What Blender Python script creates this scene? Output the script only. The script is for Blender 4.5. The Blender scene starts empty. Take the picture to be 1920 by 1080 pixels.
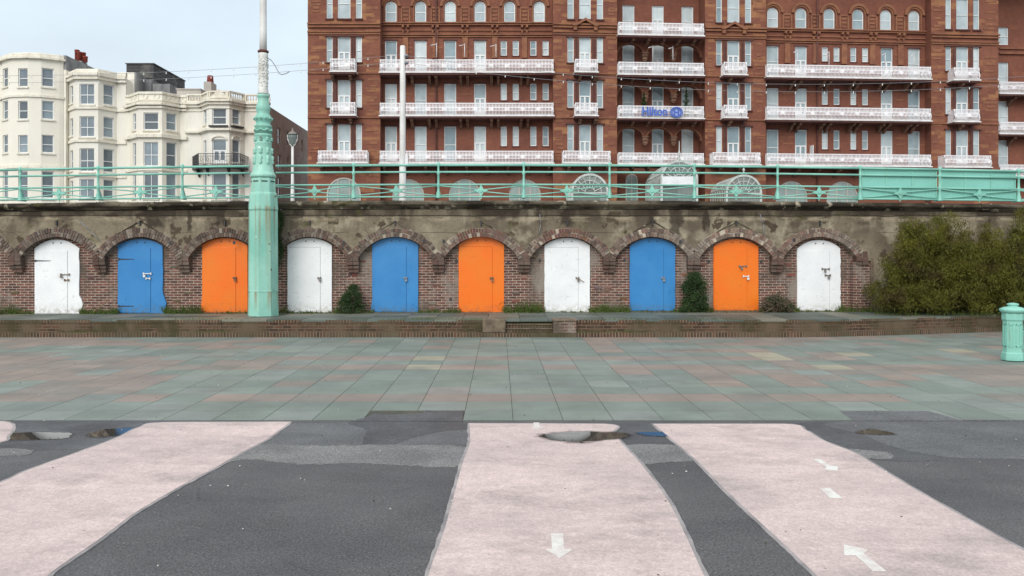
import bpy, math, random
from mathutils import Vector, Matrix
random.seed(7)
R = math.radians
D = bpy.data
scene = bpy.context.scene
COL = scene.collection

# ------------------------------------------------------------------ camera
FPX, VX, VY, CH = 1490.0, 936.0, 478.0, 2.07
cam_d = D.cameras.new("Camera"); cam = D.objects.new("Camera", cam_d); COL.objects.link(cam)
cam.location = (0, 0, CH); cam.rotation_euler = (R(90), 0, 0)
cam_d.sensor_width = 36; cam_d.lens = FPX / 1920 * 36
cam_d.shift_x = (960 - VX) / 1920; cam_d.shift_y = -(540 - VY) / 1920
cam_d.clip_start = 0.1; cam_d.clip_end = 3000
scene.camera = cam
# ------------------------------------------------------------------ world: overcast
SUN_EL, SUN_AZ = 33, 200     # degrees; azimuth measured from +Y clockwise (sun behind the camera, a little left)
w = D.worlds.new("World"); scene.world = w; w.use_nodes = True
nt = w.node_tree; nt.nodes.clear()
N = nt.nodes.new; L = nt.links.new
out = N('ShaderNodeOutputWorld'); bg = N('ShaderNodeBackground'); L(bg.outputs[0], out.inputs[0])
sky = N('ShaderNodeTexSky'); sky.sky_type = 'NISHITA'; sky.sun_disc = False
sky.sun_elevation = R(SUN_EL); sky.sun_rotation = R(SUN_AZ); sky.air_density = 1.0; sky.dust_density = 2.0
tc = N('ShaderNodeTexCoord'); sp = N('ShaderNodeSeparateXYZ'); L(tc.outputs['Generated'], sp.inputs[0])
gr = N('ShaderNodeValToRGB'); L(sp.outputs[2], gr.inputs[0])
gr.color_ramp.elements[0].position = 0.0; gr.color_ramp.elements[0].color = (0.73, 0.80, 0.85, 1)
e = gr.color_ramp.elements.new(0.33); e.color = (0.62, 0.725, 0.80, 1)
gr.color_ramp.elements[2].position = 0.9; gr.color_ramp.elements[2].color = (1.0, 1.0, 1.0, 1)
mp = N('ShaderNodeMapping'); L(tc.outputs['Generated'], mp.inputs[0]); mp.inputs['Scale'].default_value = (1, 1, 2.6)
nz = N('ShaderNodeTexNoise'); L(mp.outputs[0], nz.inputs[0]); nz.inputs['Scale'].default_value = 2.6; nz.inputs['Detail'].default_value = 6
nr = N('ShaderNodeMapRange'); L(nz.outputs[0], nr.inputs[0]); nr.inputs[1].default_value = .35; nr.inputs[2].default_value = .7
nr.inputs[3].default_value = .90; nr.inputs[4].default_value = 1.10
mu = N('ShaderNodeVectorMath'); mu.operation = 'SCALE'; L(gr.outputs[0], mu.inputs[0]); L(nr.outputs[0], mu.inputs['Scale'])
sc10 = N('ShaderNodeVectorMath'); sc10.operation = 'SCALE'; sc10.inputs['Scale'].default_value = 10.0; L(mu.outputs[0], sc10.inputs[0])
mx = N('ShaderNodeMix'); mx.data_type = 'RGBA'; mx.inputs[0].default_value = 0.88
L(sky.outputs[0], mx.inputs[6]); L(sc10.outputs[0], mx.inputs[7])
L(mx.outputs[2], bg.inputs[0]); bg.inputs[1].default_value = 0.1
sun_d = D.lights.new("Sun", 'SUN'); sun = D.objects.new("Sun", sun_d); COL.objects.link(sun)
sun_d.energy = 1.5; sun_d.angle = R(35); sun_d.color = (1, 0.965, 0.92)
az, el = R(SUN_AZ), R(SUN_EL)
sun.rotation_euler = Vector((math.sin(az)*math.cos(el), math.cos(az)*math.cos(el), math.sin(el))).to_track_quat('Z', 'Y').to_euler()
scene.view_settings.view_transform = 'Standard'; scene.view_settings.look = 'None'
scene.view_settings.exposure = 0.40; scene.view_settings.gamma = 1
scene.cycles.max_bounces = 6; scene.cycles.use_denoising = True

# ------------------------------------------------------------------ pixel helpers
def PX(px, Y): return (px - VX) / FPX * Y
def PZ(py, Y): return CH + (VY - py) / FPX * Y
def G(px, py, z=0.0):
    Y = (CH - z) * FPX / (py - VY); return (PX(px, Y), Y)
def s2l(r, g, b):
    f = lambda c: (c/12.92 if c <= .04045 else ((c+.055)/1.055)**2.4)
    return (f(r/255), f(g/255), f(b/255))

# ------------------------------------------------------------------ mesh builder
class MB:
    def __init__(s): s.v = []; s.f = []; s.c = []; s.sm = []
    marks = None
    def mark(s):
        if s.marks is None: s.marks = []
        s.marks.append((len(s.v), len(s.f)))
    def face(s, pts, c=None, smooth=False):
        b = len(s.v); s.v += [tuple(p) for p in pts]; s.f.append(tuple(range(b, b+len(pts)))); s.c.append(c); s.sm.append(smooth)
    def hexa(s, p, c=None):   # 8 corners: bottom 4 ccw, top 4 ccw
        b = len(s.v); s.v += [tuple(q) for q in p]
        for f in ((3,2,1,0),(4,5,6,7),(0,1,5,4),(1,2,6,5),(2,3,7,6),(3,0,4,7)):
            s.f.append(tuple(b+i for i in f)); s.c.append(c); s.sm.append(False)
    def box(s, x0, x1, y0, y1, z0, z1, c=None):
        s.hexa([(x0,y0,z0),(x1,y0,z0),(x1,y1,z0),(x0,y1,z0),(x0,y0,z1),(x1,y0,z1),(x1,y1,z1),(x0,y1,z1)], c)
    def fbox(s, F, s0, s1, d0, d1, z0, z1, c=None):
        q = F.pt
        s.hexa([q(s0,d1,z0),q(s1,d1,z0),q(s1,d0,z0),q(s0,d0,z0),q(s0,d1,z1),q(s1,d1,z1),q(s1,d0,z1),q(s0,d0,z1)], c)
    def tube(s, p0, p1, r0, r1=None, n=8, c=None, caps=True):
        r1 = r0 if r1 is None else r1
        p0, p1 = Vector(p0), Vector(p1); a = (p1-p0)
        if a.length < 1e-6: return
        a.normalize(); u = a.orthogonal().normalized(); v = a.cross(u)
        b = len(s.v)
        for p, r in ((p0,r0),(p1,r1)):
            for i in range(n):
                t = 2*math.pi*i/n; s.v.append(tuple(p + u*math.cos(t)*r + v*math.sin(t)*r))
        for i in range(n):
            j = (i+1) % n; s.f.append((b+i, b+j, b+n+j, b+n+i)); s.c.append(c); s.sm.append(n > 5)
        if caps:
            s.f.append(tuple(b+i for i in reversed(range(n)))); s.f.append(tuple(b+n+i for i in range(n)))
            s.c += [c, c]; s.sm += [False, False]
    def path(s, pts, r, n=6, c=None):
        for a, b in zip(pts[:-1], pts[1:]): s.tube(a, b, r, r, n, c, True)
    def lathe(s, prof, cx, cy, n=16, rot=0, c=None, smooth=True):   # prof: (r,z) bottom to top
        b = len(s.v)
        for r, z in prof:
            for i in range(n):
                t = rot + 2*math.pi*i/n; s.v.append((cx+math.cos(t)*r, cy+math.sin(t)*r, z))
        for k in range(len(prof)-1):
            for i in range(n):
                j = (i+1) % n; o = b+k*n
                s.f.append((o+i, o+j, o+n+j, o+n+i)); s.c.append(c); s.sm.append(smooth)
        s.f.append(tuple(b+i for i in reversed(range(n)))); o = b+(len(prof)-1)*n; s.f.append(tuple(o+i for i in range(n)))
        s.c += [c, c]; s.sm += [False, False]
    def prism(s, poly, f0, f1, c=None):   # poly list of 2D; f0,f1 map 2D->3D front/back
        n = len(poly); b = len(s.v)
        s.v += [tuple(f0(*p)) for p in poly] + [tuple(f1(*p)) for p in poly]
        s.f.append(tuple(range(b, b+n))); s.f.append(tuple(range(b+2*n-1, b+n-1, -1))); s.c += [c, c]; s.sm += [False]*2
        for i in range(n):
            j = (i+1) % n; s.f.append((b+j, b+i, b+n+i, b+n+j)); s.c.append(c); s.sm.append(False)

class Frame:   # vertical facet between two plan points (seen from the camera side, left to right)
    def __init__(s, P0, P1):
        s.P0 = Vector((P0[0], P0[1])); s.P1 = Vector((P1[0], P1[1])); s.L = (s.P1-s.P0).length
        s.d = (s.P1-s.P0)/s.L; s.n = Vector((s.d.y, -s.d.x))
    def pt(s, t, dd, z):
        p = s.P0 + s.d*t + s.n*dd; return (p.x, p.y, z)
    def at(s, px):
        u = (px-VX)/FPX; return (u*s.P0.y - s.P0.x)/(s.d.x - u*s.d.y)
    def Y(s, t): return s.P0.y + s.d.y*t

WPOS = {}
def finish(o, parent, origin):
    COL.objects.link(o); base = Vector((0,0,0))
    if parent is not None: o.parent = parent; base = WPOS[parent.name]
    o.location = origin - base; WPOS[o.name] = origin
def build(name, mb, mat, parent=None, label=None, cat=None, group=None, kind=None, bevel=0, origin=None):
    if not mb.v: return None
    xs = [p[0] for p in mb.v]; ys = [p[1] for p in mb.v]; zs = [p[2] for p in mb.v]
    org = Vector(origin) if origin else Vector(((min(xs)+max(xs))/2, (min(ys)+max(ys))/2, min(zs)))
    me = D.meshes.new(name); me.from_pydata([(p[0]-org.x, p[1]-org.y, p[2]-org.z) for p in mb.v], [], mb.f)
    if any(c is not None for c in mb.c):
        ca = me.color_attributes.new('Col', 'FLOAT_COLOR', 'CORNER'); k = 0
        for fi, f in enumerate(mb.f):
            c = mb.c[fi] or (.5,.5,.5)
            for _ in f: ca.data[k].color = (c[0], c[1], c[2], 1); k += 1
    me.polygons.foreach_set('use_smooth', mb.sm)
    me.materials.append(mat); me.update()
    o = D.objects.new(name, me); finish(o, parent, org)
    if bevel:
        b = o.modifiers.new('bevel', 'BEVEL'); b.width = bevel; b.segments = 2; b.limit_method = 'ANGLE'; b.angle_limit = R(50)
    tag(o, label, cat, group, kind); return o
def build_split(name, mb, mat, parent, **kw):   # one object per marked piece
    mk = (mb.marks or [(0, 0)])+[(len(mb.v), len(mb.f))]
    for (v0, f0), (v1, f1) in zip(mk[:-1], mk[1:]):
        if v1 == v0: continue
        q = MB(); q.v = mb.v[v0:v1]; q.f = [tuple(i-v0 for i in f) for f in mb.f[f0:f1]]; q.c = mb.c[f0:f1]; q.sm = mb.sm[f0:f1]; build(name, q, mat, parent, **kw)
def tag(o, label=None, cat=None, group=None, kind=None):
    if label: o['label'] = label
    if cat: o['category'] = cat
    if group: o['group'] = group
    if kind: o['kind'] = kind
def thing(name, loc, label, cat, group=None):
    o = D.objects.new(name, None); o.empty_display_size = .3; finish(o, None, Vector(loc)); tag(o, label, cat, group); return o

# ------------------------------------------------------------------ materials
class NB:
    def __init__(s, name):
        s.m = D.materials.new(name); s.m.use_nodes = True; s.t = s.m.node_tree
        s.b = s.t.nodes['Principled BSDF']; s.o = s.t.nodes['Material Output']
        s.geo = s.t.nodes.new('ShaderNodeNewGeometry')
    def n(s, ty, **kw):
        x = s.t.nodes.new(ty)
        for k, v in kw.items():
            if k.startswith('i_'):
                key = k[2:]; key = int(key) if key.isdigit() else key.replace('_', ' '); s.set(x.inputs[key], v)
            else: setattr(x, k, v)
        return x
    def set(s, inp, v):
        if hasattr(v, 'is_output') or isinstance(v, bpy.types.NodeSocket): s.t.links.new(v, inp)
        elif isinstance(v, tuple) and len(v) == 3 and inp.type == 'RGBA': inp.default_value = (*v, 1)
        else: inp.default_value = v
    def pos(s, sc=(1,1,1), off=(0,0,0)):
        m = s.n('ShaderNodeMapping'); s.t.links.new(s.geo.outputs['Position'], m.inputs[0])
        m.inputs['Scale'].default_value = sc; m.inputs['Location'].default_value = off; return m.outputs[0]
    def noise(s, scale, detail=4, sc=(1,1,1), off=(0,0,0), rough=.55):
        x = s.n('ShaderNodeTexNoise', i_Scale=scale, i_Detail=detail, i_Roughness=rough, i_Vector=s.pos(sc, off)); return x.outputs[0]
    def ramp(s, v, a, b, lo=0., hi=1.):
        x = s.n('ShaderNodeMapRange'); s.set(x.inputs[0], v); x.inputs[1].default_value = a; x.inputs[2].default_value = b
        x.inputs[3].default_value = lo; x.inputs[4].default_value = hi; return x.outputs[0]
    def mix(s, f, a, b, mode='MIX'):
        x = s.n('ShaderNodeMix'); x.data_type = 'RGBA'; x.blend_type = mode
        s.set(x.inputs[0], f); s.set(x.inputs[6], a); s.set(x.inputs[7], b); return x.outputs[2]
    def math(s, op, a, b=0.):
        x = s.n('ShaderNodeMath', operation=op); s.set(x.inputs[0], a); s.set(x.inputs[1], b); return x.outputs[0]
    def vary(s, col, v, amt):   # multiply colour by 1±amt following v (0..1)
        f = s.ramp(v, .25, .75, 1-amt, 1+amt); x = s.n('ShaderNodeVectorMath', operation='SCALE')
        s.set(x.inputs[0], col); s.set(x.inputs['Scale'], f); return x.outputs[0]
    def bump(s, h, strength=.3, dist=.02):
        x = s.n('ShaderNodeBump'); s.set(x.inputs['Height'], h); x.inputs['Strength'].default_value = strength
        x.inputs['Distance'].default_value = dist; s.t.links.new(x.outputs[0], s.b.inputs['Normal'])
    def done(s, col, rough=.7, metal=0., spec=.5):
        s.set(s.b.inputs['Base Color'], col); s.set(s.b.inputs['Roughness'], rough)
        s.b.inputs['Metallic'].default_value = metal; s.b.inputs['Specular IOR Level'].default_value = spec; return s.m

def plain(name, c, c2=None, scale=3, rough=.7, fine=30, famt=.08, bump=.15, sc=(1,1,1), lo=.4, hi=.65, metal=0, bd=.01):
    b = NB(name); col = c
    if c2: col = b.mix(b.ramp(b.noise(scale, 5, sc), lo, hi), c, c2)
    fn = b.noise(fine, 3); col = b.vary(col if not isinstance(col, tuple) else b.mix(0., col, col), fn, famt)
    if bump: b.bump(fn, bump, bd)
    return b.done(col, rough, metal)

def brickmat(name, c1, c2, mortar, bw=.225, bh=.075, ms=.012, axes='XZ', bias=0., stain=None, stain2=None, slo=.5, shi=.65, offset=.5, fine=.12, bs=.4):
    b = NB(name)
    sep = b.n('ShaderNodeSeparateXYZ', i_0=b.geo.outputs['Position']); cmb = b.n('ShaderNodeCombineXYZ')
    wob = b.noise(1.3, 2); wz = b.math('MULTIPLY', wob, .03)
    a0 = sep.outputs['XYZ'.index(axes[0])]; a1 = sep.outputs['XYZ'.index(axes[1])]
    if axes == 'XZ' : a0 = b.math('ADD', a0, b.math('MULTIPLY', sep.outputs[1], .9))
    b.set(cmb.inputs[0], a0); b.set(cmb.inputs[1], b.math('ADD', a1, wz))
    br = b.n('ShaderNodeTexBrick'); b.set(br.inputs['Vector'], cmb.outputs[0]); br.offset = offset
    b.set(br.inputs['Color1'], c1); b.set(br.inputs['Color2'], c2); b.set(br.inputs['Mortar'], mortar)
    br.inputs['Scale'].default_value = 1; br.inputs['Mortar Size'].default_value = ms; br.inputs['Mortar Smooth'].default_value = .3
    br.inputs['Bias'].default_value = bias; br.inputs['Brick Width'].default_value = bw; br.inputs['Row Height'].default_value = bh
    col = b.vary(br.outputs[0], b.noise(6, 5), fine*1.6)
    if stain: col = b.mix(b.ramp(b.noise(1.1, 7, (1,1,.8), (3,1,2)), slo, shi), col, stain)
    if stain2: col = b.mix(b.ramp(b.noise(1.6, 7, (1,1,.6), (13,7,5)), slo, shi), col, stain2)
    col = b.vary(col, b.noise(40, 3), fine)
    b.bump(b.math('ADD', b.math('MULTIPLY', br.outputs['Fac'], -1.0), b.noise(30, 4)), bs, .012)
    return b.done(col, .9, 0, .25)

def attrmat(name, rough=.8, big=.12, fine=.1, bscale=1.2, bump=.25, stain=None, fs=35):
    b = NB(name); a = b.n('ShaderNodeAttribute', attribute_name='Col')
    col = b.vary(a.outputs[0], b.noise(bscale, 5), big)
    if stain: col = b.mix(b.ramp(b.noise(.9, 8, (1,1.6,1), (5,5,5)), .52, .72, 0, .55), col, stain)
    col = b.vary(col, b.noise(fs, 3), fine); b.bump(b.noise(fs*1.5, 3), bump, .006)
    r = b.ramp(b.noise(.8, 4), .35, .7, rough-.25, rough)
    return b.done(col, r, 0, .4)

mt = {}
MINT = s2l(122, 196, 172)
mt['mint'] = (lambda b: (b.bump(b.noise(25,3), .12, .006), b.done(b.vary(b.mix(b.ramp(b.noise(2.2,8,(6,6,.5)), .66, .74), b.mix(b.ramp(b.noise(1.1,4),.4,.7), s2l(138,198,181), s2l(120,178,162)), s2l(120,98,70)), b.noise(20,3), .05), .45))[1])(NB('mint_paint'))
def column_paint():
    b = NB('weathered_mint_paint')
    sep = b.n('ShaderNodeSeparateXYZ', i_0=b.geo.outputs['Position'])
    base = b.mix(b.ramp(b.noise(.9, 3, (1,1,.7)), .4, .65), s2l(158,208,191), s2l(126,186,169))
    z = sep.outputs[2]
    m1 = b.math('MULTIPLY', b.ramp(z, 1.9, 3.35, 0, 1), b.ramp(z, 3.36, 3.42, 1, 0))
    m2 = b.math('MULTIPLY', b.ramp(z, .5, 1.05, 0, 1), b.ramp(z, 1.06, 1.1, 1, .25))
    rust = b.math('MULTIPLY', b.ramp(b.noise(9, 3, (1,1,.03)), .50, .64), b.math('MAXIMUM', m1, m2))
    col = b.mix(b.math('MULTIPLY', rust, .75), base, s2l(140,110,70))
    col = b.mix(b.ramp(b.noise(7, 6), .66, .70), col, s2l(96,78,60))
    col = b.vary(col, b.noise(15,3), .05); b.bump(b.noise(18,4), .2, .01); return b.done(col, .5)
mt['column'] = column_paint()
mt['white_col'] = plain('white_column_paint', (.72,.72,.68), (.5,.49,.45), 4, .5, 20, .08, .2)
mt['white_pole'] = plain('white_pole_paint', (.78,.77,.74), (.6,.58,.55), 1.2, .5, 20, .05, .1)
mt['iron_dark'] = plain('dark_iron', (.03,.03,.035), None, 3, .5)
mt['steel'] = plain('worn_steel', (.32,.31,.3), (.18,.12,.08), 20, .45, 60, .1, .1, metal=.6)
mt['rope'] = plain('cable', (.25,.26,.28), None, 3, .7)
mt['bulb'] = plain('bulb_glass', (.8,.8,.75), None, 3, .2)
mt['wood'] = plain('weathered_wood', (.30,.19,.11), (.16,.10,.06), 6, .8)

def wall_render():
    b = NB('old_cement_render')
    sep = b.n('ShaderNodeSeparateXYZ', i_0=b.geo.outputs['Position']); z = sep.outputs[2]; x = sep.outputs[0]
    col = b.mix(b.ramp(b.noise(.55, 6, (1,1,1.3)), .38, .62), s2l(134,123,105), s2l(108,98,83))
    col = b.mix(b.ramp(b.noise(1.3, 8, (1,1,1.2), (9,2,4)), .54, .64), col, s2l(154,144,124))
    col = b.mix(b.ramp(b.noise(1.9, 8, (1,1,.9), (2,8,7)), .585, .61), col, s2l(84,72,60))
    # drips: vertical streaks under the coping
    up = b.ramp(z, 2.3, 3.5, .0, 1)
    drip = b.math('MULTIPLY', b.ramp(b.noise(1.5, 6, (1,1,.25), (1,4,0)), .47, .545), up)
    col = b.mix(b.math('MULTIPLY', drip, .9), col, s2l(60,51,42))
    top = b.math('MULTIPLY', b.ramp(b.math('ADD', z, b.math('MULTIPLY', b.noise(1.6, 5), .25)), 3.26, 3.33, 0, 1), b.ramp(b.noise(1.0, 7, (1,1,.5), (7,0,0)), .35, .52))
    col = b.mix(b.math('MULTIPLY', top, .75), col, s2l(58,50,42))
    # pale crust band under the coursing joint
    crust = b.math('MULTIPLY', b.math('MULTIPLY', b.ramp(z, 2.98, 3.08), b.ramp(z, 3.13, 3.16, 1, 0)), b.ramp(b.noise(1.6, 7, (1,1,3)), .46, .58))
    col = b.mix(b.math('MULTIPLY', crust, .6), col, s2l(172,158,134))
    wz = b.math('ADD', z, b.math('MULTIPLY', b.noise(1.1, 6), .11))
    j = b.math('LESS_THAN', b.math('ABSOLUTE', b.math('SUBTRACT', wz, 3.235)), .013)
    j2 = b.math('MULTIPLY', b.math('LESS_THAN', b.math('ABSOLUTE', b.math('SUBTRACT', wz, 2.76)), .007), b.ramp(b.noise(.8,3),.5,.55))
    col = b.mix(b.math('MULTIPLY', b.math('MAXIMUM', j, j2), .75), col, s2l(38,33,28))
    vein = b.n('ShaderNodeTexVoronoi', feature='DISTANCE_TO_EDGE', i_Scale=.55, i_Vector=b.mix(.35, b.pos(), b.n('ShaderNodeTexNoise', i_Scale=1.5, i_Vector=b.pos()).outputs[1]))
    col = b.mix(b.math('MULTIPLY', b.math('LESS_THAN', vein.outputs[0], .003), .25), col, s2l(40,34,30))
    wob1 = b.math('MULTIPLY', b.math('SUBTRACT', b.noise(2.6, 6), .5), .55)
    tot = None
    for px_, zl, wd in ((60,418,26),(150,408,12),(290,432,19),(415,426,11),(355,436,6),(560,412,10),(660,408,14),(950,410,30),(1062,424,15),(1222,424,9),(1268,446,13),(1326,432,7),(1548,410,14),(1480,404,8)):
        xi = PX(px_, 22.48); wi = wd*22.48/FPX; zi = PZ(zl, 22.48)
        dx = b.math('ADD', b.math('ABSOLUTE', b.math('SUBTRACT', x, xi)), wob1)
        t = b.math('MULTIPLY', b.ramp(dx, wi, wi*.6), b.ramp(b.math('ADD', z, wob1), zi-.04, zi+.12)); tot = t if tot is None else b.math('MAXIMUM', tot, t)
    col = b.mix(b.math('MULTIPLY', tot, .82), col, s2l(58,50,43))
    g = b.math('MULTIPLY', b.ramp(b.noise(2.2, 6, (1,1,1), (0,5,9)), .6, .7), .5)
    col = b.mix(g, col, s2l(84,84,48))
    col = b.vary(col, b.noise(14, 5), .16); col = b.vary(col, b.noise(60, 3), .12)
    b.bump(b.math('ADD', b.noise(9, 7), b.math('MULTIPLY', j, -1.0)), .6, .03)
    return b.done(col, .92, 0, .2)
mt['render'] = wall_render()
def coping():
    b = NB('mossy_coping')
    col = b.mix(b.ramp(b.noise(1.4, 7, (.6,1,2)), .38, .58), s2l(112,103,88), s2l(48,42,35))
    col = b.mix(b.ramp(b.noise(3.5, 7), .60, .68), col, s2l(160,152,134))
    col = b.mix(b.ramp(b.noise(2.5, 5, (1,1,1), (5,5,5)), .6, .68), col, s2l(70,68,40))
    col = b.vary(col, b.noise(25, 4), .15); b.bump(b.noise(16, 5), .5, .02); return b.done(col, .9, 0, .2)
mt['coping'] = coping()
MORT = s2l(150,140,126)
mt['brick'] = brickmat('old_red_brick', s2l(122,82,72), s2l(84,60,54), s2l(176,166,152), stain=s2l(92,82,72), stain2=s2l(142,132,122), slo=.50, shi=.68, ms=.008, fine=.16)
mt['riser'] = brickmat('mossy_riser_brick', s2l(96,70,56), s2l(66,52,42), s2l(116,106,90), stain=s2l(72,66,46), stain2=s2l(100,86,70), slo=.46, shi=.62, ms=.007)
mt['soldier'] = brickmat('soldier_brick', s2l(98,72,58), s2l(66,52,43), s2l(132,122,102), bw=.078, bh=.5, ms=.009, stain=s2l(70,66,46), stain2=s2l(96,86,70), slo=.48, shi=.66, offset=0)
mt['block'] = plain('cast_block', s2l(122,108,90), s2l(84,72,60), 4, .9, 30, .15, .4)
mt['vouss'] = attrmat('voussoir_brick', .95, .25, .15, 3, .5, stain=s2l(128,120,110))
mt['slabs'] = attrmat('paving_slabs', .78, .17, .10, 1.3, .15, stain=s2l(100,104,98), )
mt['topslab'] = attrmat('platform_slabs', .8, .2, .12, 1.6, .2, stain=s2l(78,80,70))
mt['soil'] = plain('joint_dirt', s2l(70,70,62), s2l(84,82,68), 4, .95)

def asphalt(name, c, c2, amt=.22, scale=.8, r0=.6):
    b = NB(name)
    col = b.mix(b.ramp(b.noise(scale, 6), .38, .66), c, c2)
    gsc = b.n('ShaderNodeVectorMath', operation='SCALE'); b.set(gsc.inputs[0], col); b.set(gsc.inputs['Scale'], b.ramp(b.noise(60, 2), .36, .66, .62, 1.42)); col = gsc.outputs[0]; col = b.vary(col, b.noise(20, 4), .16); col = b.vary(col, b.noise(3, 6, (.4,1.4,1)), .09)
    spk = b.ramp(b.noise(60, 1, off=(4,4,4)), .70, .76); col = b.mix(b.math('MULTIPLY', spk, .5), col, s2l(170,168,164))
    vo = b.n('ShaderNodeTexVoronoi', feature='DISTANCE_TO_EDGE', i_Scale=.33, i_Vector=b.mix(.3, b.pos(), b.n('ShaderNodeTexNoise', i_Scale=1.2, i_Detail=6., i_Vector=b.pos()).outputs[1]))
    col = b.mix(b.math('MULTIPLY', b.math('MULTIPLY', b.math('LESS_THAN', vo.outputs[0], .0015), b.ramp(b.noise(.5,2),.50,.56)), .3), col, s2l(40,40,42))
    b.bump(b.noise(110, 2), .4, .006); return b.done(col, b.ramp(b.noise(1.1, 4), .4, .7, r0, .9), 0, .4)
mt['asphalt'] = asphalt('asphalt', s2l(76,76,78), s2l(90,89,90))
mt['asphalt_pale'] = asphalt('pale_asphalt', s2l(120,120,119), s2l(100,100,101), .2, 1.5)
mt['asphalt_mid'] = asphalt('mid_asphalt', s2l(86,87,89), s2l(100,101,103), .2, 1.2)
mt['asphalt_wet'] = asphalt('damp_asphalt', s2l(68,68,71), s2l(84,85,87), .2, 1.2, .42)
def pinkpath():
    b = NB('worn_pink_surface')
    col = b.mix(b.ramp(b.noise(.7, 8, (.8,1.1,1)), .38, .66), s2l(203,185,181), s2l(184,169,166))
    col = b.mix(b.ramp(b.noise(1.5, 9, (.8,1.2,1), (3,3,3), .68), .50, .68, 0, .75), col, s2l(158,146,143))
    gsc = b.n('ShaderNodeVectorMath', operation='SCALE'); b.set(gsc.inputs[0], col); b.set(gsc.inputs['Scale'], b.ramp(b.noise(60, 2), .36, .66, .86, 1.12)); col = gsc.outputs[0]; col = b.vary(col, b.noise(18, 4), .08); col = b.vary(col, b.noise(5, 9, (.7,1.2,1), rough=.7), .13)
    spk = b.ramp(b.noise(14, 2, off=(9,4,1)), .76, .79); col = b.mix(b.math('MULTIPLY', spk, .6), col, s2l(110,92,80))
    b.bump(b.noise(90, 3), .3, .005); return b.done(col, .8, 0, .35)
mt['pink'] = pinkpath()
mt['pink_edge'] = plain('cement_edge', s2l(158,152,152), s2l(124,121,122), 3, .85, 70, .15, .2)
mt['arrow'] = plain('worn_white_marking', s2l(216,216,210), s2l(198,188,184), 7, .75, 60, .08, .1, lo=.42, hi=.62)
def water():
    b = NB('still_water'); b.b.inputs['IOR'].default_value = 1.5; m = b.done((.05,.047,.042), .02, 0, 1.0)
    at = b.n('ShaderNodeAttribute', attribute_name='wet'); v = b.math('ADD', at.outputs[2], b.math('MULTIPLY', b.math('SUBTRACT', b.noise(3.5, 6, (1,1.8,1)), .5), 1.1))
    nn = b.n('ShaderNodeCombineXYZ', i_0=0.0, i_1=.027, i_2=.9996); b.set(b.b.inputs['Normal'], nn.outputs[0])
    damp = b.n('ShaderNodeBsdfPrincipled'); damp.inputs['Base Color'].default_value = (.055,.05,.045,1); damp.inputs['Roughness'].default_value = .45
    tr = b.n('ShaderNodeBsdfTransparent'); m1 = b.n('ShaderNodeMixShader'); m2 = b.n('ShaderNodeMixShader')
    b.set(m1.inputs[0], b.ramp(v, .12, .40, 0, .5)); b.t.links.new(tr.outputs[0], m1.inputs[1]); b.t.links.new(damp.outputs[0], m1.inputs[2])
    b.set(m2.inputs[0], b.ramp(v, .40, .46)); b.t.links.new(m1.outputs[0], m2.inputs[1]); b.t.links.new(b.b.outputs[0], m2.inputs[2]); b.t.links.new(m2.outputs[0], b.o.inputs[0]); return m
mt['water'] = water()

def doorpaint(name, c, c2, dirt, amt=.4, rough=.35):
    b = NB(name); col = b.mix(b.ramp(b.noise(1.3, 5), .35, .7), c, c2)
    sep = b.n('ShaderNodeSeparateXYZ', i_0=b.geo.outputs['Position'])
    d = b.math('MULTIPLY', b.ramp(b.noise(6, 7, (1,1,1.6)), .60, .70), amt)
    col = b.mix(d, col, dirt)
    low = b.math('MULTIPLY', b.ramp(sep.outputs[2], .48, .72, .8, 0), b.ramp(b.noise(9, 5), .42, .6))
    col = b.mix(low, col, dirt); col = b.vary(col, b.noise(30, 3), .04)
    b.bump(b.noise(7, 4, (3,1,.6)), .22, .01); return b.done(col, rough)
mt['door_white'] = doorpaint('white_door_paint', (.86,.87,.87), (.76,.77,.78), (.52,.50,.45), .35)
mt['door_blue'] = doorpaint('blue_door_paint', s2l(44,124,186), s2l(58,134,194), s2l(80,112,140), .25)
mt['door_orange'] = doorpaint('orange_door_paint', s2l(240,112,10), s2l(232,122,24), s2l(200,108,50), .35)

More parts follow.
